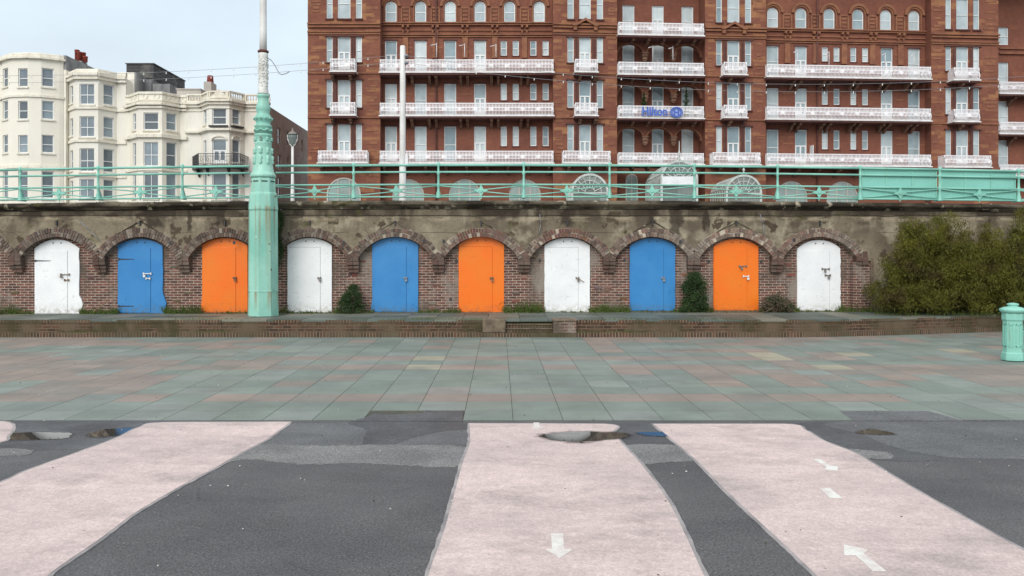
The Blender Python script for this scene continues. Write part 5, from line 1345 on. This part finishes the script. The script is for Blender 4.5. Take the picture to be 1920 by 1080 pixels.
# house 2
def bay(pl, a, b_, c, d_, pr, Y=77, proj=1.6): return [(flat(pl,Y),flat(a,Y)),(flat(a,Y),flat(b_,Y-proj)),(flat(b_,Y-proj),flat(c,Y-proj)),(flat(c,Y-proj),flat(d_,Y)),(flat(d_,Y),flat(pr,Y))]
wn = []
for yt, yb in ((157,196),(218,257),(278,322),(335,372)): wn += [(1,131.5,137,yt+4,yb-2,'sash'),(2,149,177,yt,yb,'sash2'),(3,194,214,yt+1.5,yb+1.5,'sash')]
h2, F2 = house('cream house with canted bay and deep curved cornice, second of the terrace', bay(116,127,143,184,219,236), PZ(129,75.4), mt['cream2'], wn,
    [(131,.35,.15),(137,.30,.42),(143,.3,.28),(200,.22,.16),(262,.22,.16),(327,.2,.14)], (PX(116,77),PX(236,77),77.05,92))
# house 3
wn = []
for yt, yb in ((211,244),(266,312),(323,372)): wn += [(1,249,255,yt+2,yb,'sash'),(2,269,297,yt,yb,'sash2' if yt > 220 else 'sash'),(3,312,331.5,yt+1,yb+1,'sash')]
h3, F3 = house('cream house with canted bay under a pierced parapet, third of the terrace', bay(236,243,261,304,338,350), PZ(174,75.4), mt['cream'], wn,
    [(172,.22,.12),(186,.15,.10),(193,.22,.4),(199,.2,.22),(252,.3,.3),(316,.2,.14)], (PX(236,77),PX(350,77),77.05,92))
m = MB()
for F in F3:
    k = max(1, int(F.L/.75))
    for i in range(k):
        s = F.L*(i+.5)/k; z = PZ(180.5,75.4)
        if F is F3[0]: continue
        for j in range(10):
            a0, a1 = 2*math.pi*j/10, 2*math.pi*(j+1)/10; P = lambda a, r_: (s+math.cos(a)*r_, z+math.sin(a)*r_)
            m.prism([P(a0,.30),P(a1,.30),P(a1,.18),P(a0,.18)], lambda s_, z_: F.pt(s_,.06,z_), lambda s_, z_: F.pt(s_,.002,z_))
build('parapet_ring', m, mt['cream_trim'], h3)
# stepped side block and the dark rooftop box
m = MB(); m.box(PX(232,79), PX(259,79), 78.2, 84, PZ(230,79), PZ(137,78.5)); build('stair_block', m, mt['cream2'], h3)
m = MB(); m.box(PX(259.5,79), PX(262,79)+.0, 78.25, 86, PZ(230,79), PZ(139,79)); m.box(PX(260,80), PX(284,80), 80, 86, PZ(230,80), PZ(150,80)); m.box(PX(286,80), PX(313,80)+.3, 80, 86, PZ(230,80), PZ(165,82)); build('grey_dormer', m, mt['greywall'], h3)
m = MB(); m.box(PX(237,80.5), PX(288,80.5), 80.5, 88.5, PZ(146,80.5), PZ(120,80.5)); tank = build('rooftop_box', m, mt['cladding'], h3)
m = MB(); m.box(PX(237,80.5)-.08, PX(288,80.5)+.08, 80.4, 88.6, PZ(120,80.5)+.002, PZ(119,80.5)+.03); build('box_rim', m, mt['slate'], tank)
m = MB(); m.box(PX(237,80.5)+.05, PX(288,80.5)-.05, 80.6, 86, PZ(185,80.5), PZ(146,80.5)); build('box_plinth', m, mt['cladding'], tank)
# house 4 with the corner side wall
wn = []
for yt, yb in ((203,234),(261,306),(322,372)): wn += [(1,381.5,387,yt+2,yb,'sash'),(2,398,424.5,yt,yb,'door' if yt == 261 else 'sash'),(3,436,450.5,yt+1,yb,'sash')]
h4, F4 = house('cream corner house with balustraded parapet, iron balcony and brown side wall', bay(350,377,392,430,459,505), PZ(186,75.4), mt['cream2'], wn,
    [(187,.2,.45),(191,.25,.25),(201,.12,.1),(241,.2,.35),(244,.15,.15)], (PX(350,77),PX(505,77)-.3,77.05,78))
m = MB()
zt4, zb4 = PZ(170,75.4), PZ(186,75.4)
for F in F4:
    m.fbox(F, 0, F.L, -.25, .06, zt4-.14, zt4); m.fbox(F, 0, F.L, -.22, .03, zb4+.001, zb4+.16)
    k = max(2, int(F.L/.24))
    for i in range(k+1):
        s = F.L*i/k
        if i % 7 == 0: m.fbox(F, max(0,s-.14), min(F.L,s+.14), -.24, .05, zb4+.16, zt4-.14)
        else: p = F.pt(s,-.09,0); m.lathe([(.05,zb4+.16),(.085,zb4+.3),(.04,zb4+.5),(.06,zt4-.14)], p[0], p[1], 6)
F = F4[2]; a, b_ = .1, F.L-.1; P = [(a,zb4+.1),(b_,zb4+.1),((a+b_)/2,zt4+.15)]; m.prism(P, lambda s, z: F.pt(s,.14,z), lambda s, z: F.pt(s,.062,z))
build('parapet_balustrade', m, mt['cream_trim'], h4)
m = MB()
for i, (pl, pr) in ((2,(398,424.5)),(3,(436,450.5))):
    F = F4[i]; a, b_ = F.at(pl), F.at(pr); Ym = F.Y((a+b_)/2); zt_ = PZ(254,Ym); archframe(m, F, a-.1, b_+.1, zt_-.45, zt_, zt_-.35, .002, .12, .12)
build('window_hood', m, mt['cream_trim'], h4)
# flower boxes + balcony
m = MB(); 
for i, (pl, pr) in ((2,(397,425)),(3,(435,451))):
    F = F4[i]; a, b_ = F.at(pl), F.at(pr); m.fbox(F, a-.2, b_+.15, .02, .35, PZ(238.5,F.Y(a)), PZ(235.5,F.Y(a)))
fb = build('flower_box', m, mt['iron_dark'], h4)
m = MB(); Fb = F4[2]; bb = [flat(360,77),flat(372,74.3),flat(450,74.3),flat(466,77)]
zb_s, zt_s = PZ(311,75), PZ(289,75)
P = [p for p in bb]; m.prism(P, lambda x, y: (x,y,zb_s), lambda x, y: (x,y,zb_s-.18)); bal = build('iron_balcony', m, mt['iron_dark'], h4)
m = MB()
for p, q_ in zip(bb[:-1], bb[1:]):
    F = Frame(p, q_); m.fbox(F, 0, F.L, -.05, 0, zt_s-.05, zt_s); m.fbox(F, 0, F.L, -.04, -.01, zt_s-.28, zt_s-.25); m.fbox(F, 0, F.L, -.04, -.01, zb_s+.1, zb_s+.14)
    k = int(F.L/.16)
    for i in range(k+1): s = F.L*i/k; m.fbox(F, s-.012, s+.012, -.04, -.015, zb_s, zt_s-.05)
    k = int(F.L/.5)
    for i in range(k):
        s = F.L*(i+.5)/k; pts = [F.pt(s+.1*math.cos(t*.785), -.02, (zb_s+zt_s)/2+.16*math.sin(t*.785)) for t in range(9)]; m.path(pts, .016, 4)
build('scroll_railing', m, mt['iron_dark'], bal)
for px_ in (374, 391, 431, 457):
    m = MB(); F = F4[2]; x, y = flat(px_, 77.0 if px_ in (374,457) else 75.4); m.prism([(y,zb_s-.18),(y-.9,zb_s-.18),(y-.7,zb_s-.35),(y-.1,zb_s-.9),(y,zb_s-.9)], lambda Y_, z: (x-.05,Y_,z), lambda Y_, z: (x+.05,Y_,z)); build('balcony_bracket', m, mt['iron_dark'], bal)
# side wall (faces the side street) with its windows
xs4 = PX(505, 77); SF = Frame((xs4, 77), (xs4+.0001, 100)); hs = []
m = MB()
for (pl, pr, yt, yb) in ((520.5,527.5,240,271),(538,543,246,274),(521,528,290,318),(539,543,292,318),(556,559.5,250,275),(557,560,292,318),(521,528,333,372),(565,568,262,285)):
    a, b_ = SF.at(pl), SF.at(pr); Ym = SF.Y((a+b_)/2); hs.append((a, b_, PZ(yb,Ym), PZ(yt,Ym)))
zr = PZ(199.5, 77)
facet_wall(m, SF, ZG, zr-3.5, [h for h in hs if h[3] < zr-3.5], .15, 0, 23)
# upper strip: slopes down towards the back (stepped parapet)
hu = [h for h in hs if h[3] >= zr-3.5]
facet_wall(m, SF, zr-3.5, zr, [h for h in hu if h[1] < 16], .15, 0, 16)
facet_wall(m, SF, zr-3.5, zr-1.2, [h for h in hu if h[0] > 16], .15, 16, 23)
m.face([(xs4,93,zr),(xs4-8,93,zr),(xs4-8,93,ZG),(xs4,93,ZG)]); m.face([(xs4,100,zr-1.2),(xs4-8,100,zr-1.2),(xs4-8,100,ZG),(xs4,100,ZG)])
m.face([(xs4,93,zr-1.2),(xs4,100,zr-1.2),(xs4-8,100,zr-1.2),(xs4-8,93,zr-1.2)]); m.face([(xs4,77.3,zr-.02),(xs4,93,zr-.02),(xs4-8,93,zr-.02),(xs4-8,77.3,zr-.02)])
build('side_wall', m, mt['sidewall'], h4)
for h in hs: window(h4, SF, *h, kind='sash', t=.08, dd=-.08, pmat='pane_dark', fmat='cream_trim')
m = MB(); m.box(PX(382,80), PX(396,80), 80, 81.5, PZ(200,80), PZ(153,80)); ch = build('chimney', m, mt['sidewall'], h4)
m = MB(); m.lathe([(.35,PZ(153,80)),(.3,PZ(140,80)),(.26,PZ(139,80))], PX(389.5,80), 80.7, 10); build('chimney_pot', m, mt['chimneypot'], ch)
m = MB(); m.box(PX(339,80), PX(384,80), 79, 84, PZ(200,80), PZ(172,80)); m.box(PX(338,80), PX(384,80), 78.9, 84.1, PZ(172,80)+.002, PZ(170,80)); build('attic', m, mt['sidewall'], h4)
# houses behind in the side street
m = MB(); xb0 = PX(505,100)-8; m.box(PX(560,100)-8, PX(560,100)+.2, 101, 115, ZG, PZ(262,101)); m.box(PX(571,100)-8, PX(571,100), 116, 150, ZG, PZ(285,116))
bh = build('back_house', m, mt['sidewall'], None, 'brown rear building far down the narrow side street', 'house')
m = MB(); m.tube((PX(562,78),90,PZ(262,90)),(PX(562,78),90,PZ(238,90)),.12,.12,6); m.tube((PX(569,90),90.5,PZ(270,90)),(PX(569,90),90.5,PZ(240,90)),.1,.1,6)

# ------------------------------------------------------------------ promenade furniture
YP = 30.0; xp = PX(755, YP)
pole = thing('festoon_pole', (xp, YP, 3.52), 'plain white square-shouldered pole carrying the light strings', 'pole')
m = MB(); m.lathe([(.135,3.52),(.13,4.2),(.125,PZ(300,YP)),(.115,PZ(290,YP)),(.10,PZ(88,YP)),(.085,PZ(86,YP))], xp, YP, 12); build('shaft', m, mt['white_pole'], pole)
m = MB(); m.box(xp+.10, xp+.21, YP-.1, YP+.1, PZ(312,YP), PZ(289,YP)); build('fuse_box', m, mt['balc'], pole, bevel=.01)
for py in (105, 118):
    m = MB(); m.tube((xp+.02,YP,PZ(py,YP)),(xp+.2,YP,PZ(py,YP)),.03,.03,6); m.lathe([(.03,PZ(py+3,YP)),(.09,PZ(py+1.5,YP)),(.09,PZ(py-1.5,YP)),(.03,PZ(py-3,YP))], xp+.13, YP, 10); build('insulator', m, mt['rope'], pole)
def festoon(x0p, x1p, yfun, nb, label):
    m = MB(); n = 40; pts = []
    for i in range(n+1):
        px_ = x0p+(x1p-x0p)*i/n; pts.append((PX(px_,YP), YP, PZ(yfun(px_),YP)))
    m.path(pts, .007, 4); wr = build('festoon_string', m, mt['rope'], None, label, 'light string', 'festoon light strings over the promenade')
    for i in range(nb):
        t = (i+.5)/nb; px_ = x0p+(x1p-x0p)*t; x, z = PX(px_,YP), PZ(yfun(px_),YP); m = MB()
        m.lathe([(.012,z-.0),(.014,z-.035)][::-1], x, YP, 6); m.lathe([(.004,z-.085),(.017,z-.075),(.021,z-.058),(.014,z-.036)], x, YP, 8); build('bulb', m, mt['bulb'], wr)
festoon(753, -760, lambda x: 142-40*((x+20)/775)**2, 36, 'upper string of bulbs running left from the white pole')
festoon(753, -760, lambda x: 155-40*((x+20)/775)**2, 36, 'lower string of bulbs running left from the white pole')
festoon(757, 2280, lambda x: 158-54*((x-1518)/763)**2, 28, 'upper string of bulbs crossing the hotel front')
festoon(757, 2280, lambda x: 172-55*((x-1518)/763)**2, 28, 'lower string of bulbs crossing the hotel front')
# street lamp
YL = 40.; xl = PX(548.5, YL); sl = thing('street_lamp', (xl, YL, 3.52), 'slim white street lamp with clear heart-shaped lantern left of the hotel', 'street lamp')
m = MB(); m.lathe([(.12,3.52),(.1,5),(.075,PZ(330,YL)),(.06,PZ(275,YL))], xl, YL, 10); build('post', m, mt['white_pole'], sl)
m = MB(); m.lathe([(.05,PZ(273,YL)),(.15,PZ(268,YL)),(.23,PZ(258,YL)),(.23,PZ(253,YL))], xl, YL, 10); build('lantern', m, mt['green_glass'], sl)
m = MB(); m.lathe([(.26,PZ(252.8,YL)),(.22,PZ(250,YL)),(.1,PZ(247,YL)),(.03,PZ(243,YL)),(.02,PZ(239,YL))], xl, YL, 10); build('lamp_hood', m, mt['steel'], sl)
m = MB()
for s_ in (-1, 1): m.path([(xl,YL,PZ(276,YL)),(xl+s_*.15,YL,PZ(270,YL)),(xl+s_*.25,YL,PZ(260,YL)),(xl+s_*.25,YL,PZ(253,YL))], .022, 6)
build('lantern_arm', m, mt['white_pole'], sl)

# ------------------------------------------------------------------ vegetation
def shrub_stems(th, cx_, cy_, z0, h, spread, n, seed, mat='bark', r=.02):
    r_ = random.Random(seed); m = MB(); tips = []
    for _ in range(n):
        p = Vector((cx_+r_.gauss(0,.12), cy_+r_.gauss(0,.08), z0)); d_ = Vector((r_.gauss(0,spread), r_.gauss(0,spread*.5), 1)).normalized(); rad = r*r_.uniform(.6,1.3)
        L_ = h*r_.uniform(.7,1.0)/5
        for k in range(5):
            q_ = p+d_*L_; m.tube(p, q_, rad, rad*.75, 5); tips.append((p+q_)/2); p = q_; rad *= .75; d_ = (d_+Vector((r_.gauss(0,.22), r_.gauss(0,.12), r_.gauss(0,.1)))).normalized()
        tips.append(p)
    build('stem', m, mt[mat], th); return tips
def tamarisk(pxc, ytop, wpx, label, seed, n=17000):
    Yt = 21.8; cx_ = PX(pxc, Yt); z0 = zb(cx_)-.02; h = PZ(ytop, Yt)-z0; hw = wpx*Yt/FPX/2
    th = thing('tamarisk_shrub', (cx_, Yt, z0), label, 'shrub', 'feathery shrubs against the wall')
    shrub_stems(th, cx_, Yt+.15, z0, h*.8, .5, 12, seed, r=.022)
    r_ = random.Random(seed); m = MB(); sprays = []
    ns = int(n/190)
    for _ in range(ns):
        # a lumpy mound: crown surface and inside, down to the ground
        a = r_.uniform(0, math.pi*2); e_ = r_.random()**.8; u = r_.uniform(-1, 1); top = (1-abs(u)**2.6)*(.86+.14*math.sin(u*7+seed))
        zz = z0+.06+(h-.3)*top*(r_.random()**.75); x = cx_+u*hw+r_.gauss(0,.05); y = Yt+r_.uniform(-.75,.45)*(1-.45*(zz-z0)/h)
        sprays.append((x, y, zz, r_.uniform(.14,.34), r_.random()))
    for (x, y, z, rr_, tone) in sprays:
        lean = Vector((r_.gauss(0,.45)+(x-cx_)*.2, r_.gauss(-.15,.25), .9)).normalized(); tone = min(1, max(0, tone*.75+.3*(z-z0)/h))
        for _ in range(190):
            u = r_.random()**.6; o = Vector((r_.gauss(0,.55), r_.gauss(0,.45), r_.gauss(0,.35)))*rr_; p = Vector((x,y,z))+o*(1.05-u*.55)+lean*rr_*1.7*u
            if p.y > YW-.02: p.y = YW-.02-r_.random()*.1
            if p.z < z0+.01: p.z = z0+.01+r_.random()*.05
            d_ = (lean+Vector((r_.gauss(0,.55), r_.gauss(0,.5), r_.gauss(0,.4)))).normalized(); l = r_.uniform(.03,.09); w_ = d_.orthogonal().normalized()
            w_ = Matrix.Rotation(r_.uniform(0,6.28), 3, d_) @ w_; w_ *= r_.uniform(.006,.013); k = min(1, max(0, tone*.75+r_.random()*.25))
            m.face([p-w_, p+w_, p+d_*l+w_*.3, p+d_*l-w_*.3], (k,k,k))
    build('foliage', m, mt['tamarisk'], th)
tamarisk(1690, 452, 84, 'lowest feathery green shrub, left end of the shrub row', 61, 15000)
tamarisk(1746, 402, 146, 'tall feathery green shrub in the middle left of the shrub row', 62, 40000)
tamarisk(1830, 424, 156, 'broad feathery green shrub in the middle right of the shrub row', 63, 36000)
tamarisk(1915, 392, 140, 'tall feathery green shrub above the cast iron pier', 64, 34000)
tamarisk(2015, 410, 150, 'feathery green shrub at the far right end', 65, 12000)
def bush(pxc, pyb, wpx, hpx, label, mat, seed, n, leaf=.035, name='bush', Yb=22.3, shape=None):
    cx_ = PX(pxc, Yb); z0 = zb(cx_)-.01; h = hpx*Yb/FPX; wd = wpx*Yb/FPX/2
    th = thing(name, (cx_, Yb, z0), label, 'bush')
    shrub_stems(th, cx_, Yb, z0, h*.85, .35, 9, seed, r=.012)
    r_ = random.Random(seed); cl = []
    for _ in range(46):
        t = r_.random(); a = r_.uniform(0, 6.28); lim = wd*(1-(max(0,t-.35)/.65)**2*.65)*(1 if not shape else shape(t)); rr_ = lim*r_.random()**.5
        cl.append((cx_+math.cos(a)*rr_+(t*wd*.25 if shape else 0), Yb+math.sin(a)*rr_*.6, z0+h*t*.92+.03, r_.uniform(.06,.13), r_.random()))
    m = MB()
    for (x, y, z, rr_, tone) in cl:
        for _ in range(n//46):
            p = Vector((x+r_.gauss(0,.6)*rr_, min(YI-.03, y+r_.gauss(0,.6)*rr_), max(z0+.01, z+r_.gauss(0,.6)*rr_))); a = Vector((r_.gauss(0,.7), -1+r_.gauss(0,.6), r_.gauss(.5,.6))).normalized()
            b_ = Matrix.Rotation(r_.uniform(0,6.28), 3, a) @ a.orthogonal().normalized(); c = a.cross(b_); s = leaf*r_.uniform(.5,1.2); k = min(1, max(0, tone*.6+r_.random()*.4)); m.face([p-b_*s, p+c*s*.6, p+b_*s, p-c*s*.6], (k,k,k))
    build('foliage', m, mt[mat], th); return th
bush(657, 587, 52, 52, 'small dark green bush between the white and blue doors', 'ivy', 71, 4200, .024, 'bush', 22.35, lambda t: 1-.35*t)
bush(1298, 585, 52, 74, 'tall dark ivy bush between the blue and orange doors', 'ivy', 72, 6500, .026, 'ivy_bush', 22.4, lambda t: .9)
bb_ = bush(1458, 585, 66, 30, 'brown tangle of dry bramble left of the last white door', 'bramble', 73, 3000, .026, 'bramble', 22.25)
m = MB(); r_ = random.Random(8); cxb = PX(1458, 22.2)
for _ in range(40):
    p = Vector((cxb+r_.uniform(-.5,.5), 22.15+r_.uniform(-.1,.2), zb(cxb)+r_.uniform(.02,.3))); d_ = Vector((r_.uniform(-1,1), r_.uniform(-.3,.3), r_.uniform(-.15,.5))); m.tube(p, p+d_*r_.uniform(.1,.3), .006, .003, 4)
build('twig', m, mt['wood'], bb_)
# ivy trailing down beside the lamp column
iv = thing('climbing_ivy', (PX(524,22.3), 22.3, ZT), 'ragged ivy trail hanging down the wall beside the lamp column', 'ivy')
m = MB(); r_ = random.Random(9)
for _ in range(1500):
    py = r_.choice([r_.gauss(408,9), r_.gauss(440,14), r_.gauss(465,10), r_.uniform(395,500)]); pxx = 524+r_.gauss(0,2.5)+math.sin(py*.11)*3; 
    if pxx < 519: pxx = 519+r_.random()*3
    p = Vector((PX(pxx,22.35), YW-.03-r_.random()*.12, PZ(py,22.35))); a = Vector((r_.gauss(0,.6), -1, r_.gauss(.3,.6))).normalized(); b_ = Matrix.Rotation(r_.uniform(0,6.28), 3, a) @ a.orthogonal().normalized(); c = a.cross(b_); s = .024*r_.uniform(.5,1.2); k = r_.random(); m.face([p-b_*s, p+c*s*.6, p+b_*s, p-c*s*.6], (k,k,k))
build('foliage', m, mt['ivy'], iv); m = MB(); m.path([(PX(524+math.sin(i)*2,22.35), YW-.02, PZ(395+i*13,22.35)) for i in range(10)], .012, 5); build('stem', m, mt['bark'], iv)

# weeds along the foot of the wall
m = MB(); r_ = random.Random(21)
zones = [(0,62,1.,18),(150,222,1.2,12),(308,376,1.4,20),(376,464,.35,6),(520,545,.8,16),(545,640,.35,5),(625,700,1.0,10),(700,785,.15,3),(785,862,.7,9),(945,1022,1.5,24),(1022,1105,.25,4),(1105,1182,1.3,17),(1182,1266,.35,4),(1262,1338,1.3,13),(1338,1425,.25,4),(1420,1500,.9,10),(1500,1576,.35,5),(1570,1640,1.5,18),(1640,1880,1.2,10),(-250,0,.8,12)]
for (a, b_, den, hp) in zones:
    nn = int((b_-a)*den*26)
    for _ in range(int(nn*1.3)):
        yy = YW+.16-abs(r_.gauss(0,.13)) if not 1640 < (a+b_)/2 else YW-abs(r_.gauss(0,.5)); pxx = r_.uniform(a, b_); cl = max(0., .45+.5*math.sin(pxx*.23+math.sin(pxx*.07)*3)+.45*math.sin(pxx*.71+1.3)+.25*math.sin(pxx*1.9))
        if r_.random() > .15+cl*.8: continue
       
        x = PX(pxx, yy); z = topz(x, yy)-.005; h = hp/66*1.25*r_.random()**1.4*(.35+.65*cl); d_ = Vector((r_.gauss(0,.5), r_.gauss(-.1,.4), 1)).normalized(); w_ = Vector((r_.uniform(-1,1), r_.uniform(-1,1), 0)).normalized()*r_.uniform(.006,.014)
        p = Vector((x,yy,z)); k = r_.random()
        if r_.random() < .5: m.face([p-w_, p+w_, p+d_*h], (k,k,k))
        else:
            p = p+d_*h*r_.random(); u = Vector((r_.gauss(0,1), r_.gauss(0,1), r_.gauss(0,1))).normalized()*.02; v = u.orthogonal().normalized()*.014; m.face([p-u, p+v, p+u, p-v], (k,k,k))
build('weeds', m, mt['weed'], kind='stuff', label='grass and weeds growing along the foot of the arched wall', cat='weeds')
# moss and grass tufts on the coping, platform edge, slab joints
m = MB()
for _ in range(2600):
    k_ = r_.random()
    if k_ < .45:
        x = r_.choice([PX(1008,20), PX(1120,20), PX(1075,20), PX(1180,20), PX(400,20), PX(150,20)])+r_.gauss(0,.35); yy = edgeY(x)+.10+abs(r_.gauss(0,.05)); z = .128
        if sx0 < x < sx1: yy, z = 20.14+r_.uniform(0,.05), .33
        elif bx0 < x < bx1: continue
    elif k_ < .7: x = r_.uniform(-13,13); yy = YW-.12+r_.random()*.2; z = zt(x, ZTOPW+.24)
    else: x = r_.choice([-2.5, -1.7, -.6, 3.2, 5.3, -7.5])+r_.gauss(0,.5); yy = edgeY(x)+.2+r_.random()*.1; z = ZT
    p = Vector((x,yy,z-.003)); d_ = Vector((r_.gauss(0,.5), r_.gauss(-.2,.4), 1)).normalized(); w_ = Vector((1,0,0))*r_.uniform(.004,.010); k = r_.random(); m.face([p-w_, p+w_, p+d_*r_.uniform(.015,.06)], (k,k,k))
build('moss_tufts', m, mt['weed'], kind='stuff', label='little tufts of grass on the platform edge and coping', cat='grass')
# low rubble / leaf litter
m = MB()
for _ in range(1500):
    x = r_.uniform(-14, 14.5); yy = YW+.1-abs(r_.gauss(0,.12)); z = topz(x,yy); s = r_.uniform(.006,.02); c = r_.choice([s2l(110,92,66), s2l(82,66,50), s2l(150,130,96), s2l(70,64,50)])
    a = r_.uniform(0,3); P = [(x+math.cos(a+k*1.57)*s*r_.uniform(.6,1.3), yy+math.sin(a+k*1.57)*s*r_.uniform(.6,1.3)) for k in range(4)]; m.prism(P, lambda X, Y_: (X,Y_,z+s*.5), lambda X, Y_: (X,Y_,z-.004), c)
build('leaf_litter', m, mt['grit'], kind='stuff', label='brown leaf litter and crumbs at the foot of the wall', cat='litter')
m = MB(); x0_, x1_ = PX(177,22.3), PX(200,22.5); m.tube((x0_,22.25,PZ(584,22.3)),(x1_,22.62,PZ(563,22.5)),.016,.014,6)
build('wooden_stick', m, mt['wood'], None, 'thin reddish stick leaning on the brick between first white and blue doors', 'stick')
m = MB(); m.tube((PX(1435,22),22.05,PZ(586,22.05)),(PX(1452,22),22.15,PZ(577,22.1)),.014,.012,6)
build('dry_branch', m, mt['block'], None, 'pale dry branch lying before the bramble tangle', 'branch')
print('objects', len(D.objects))
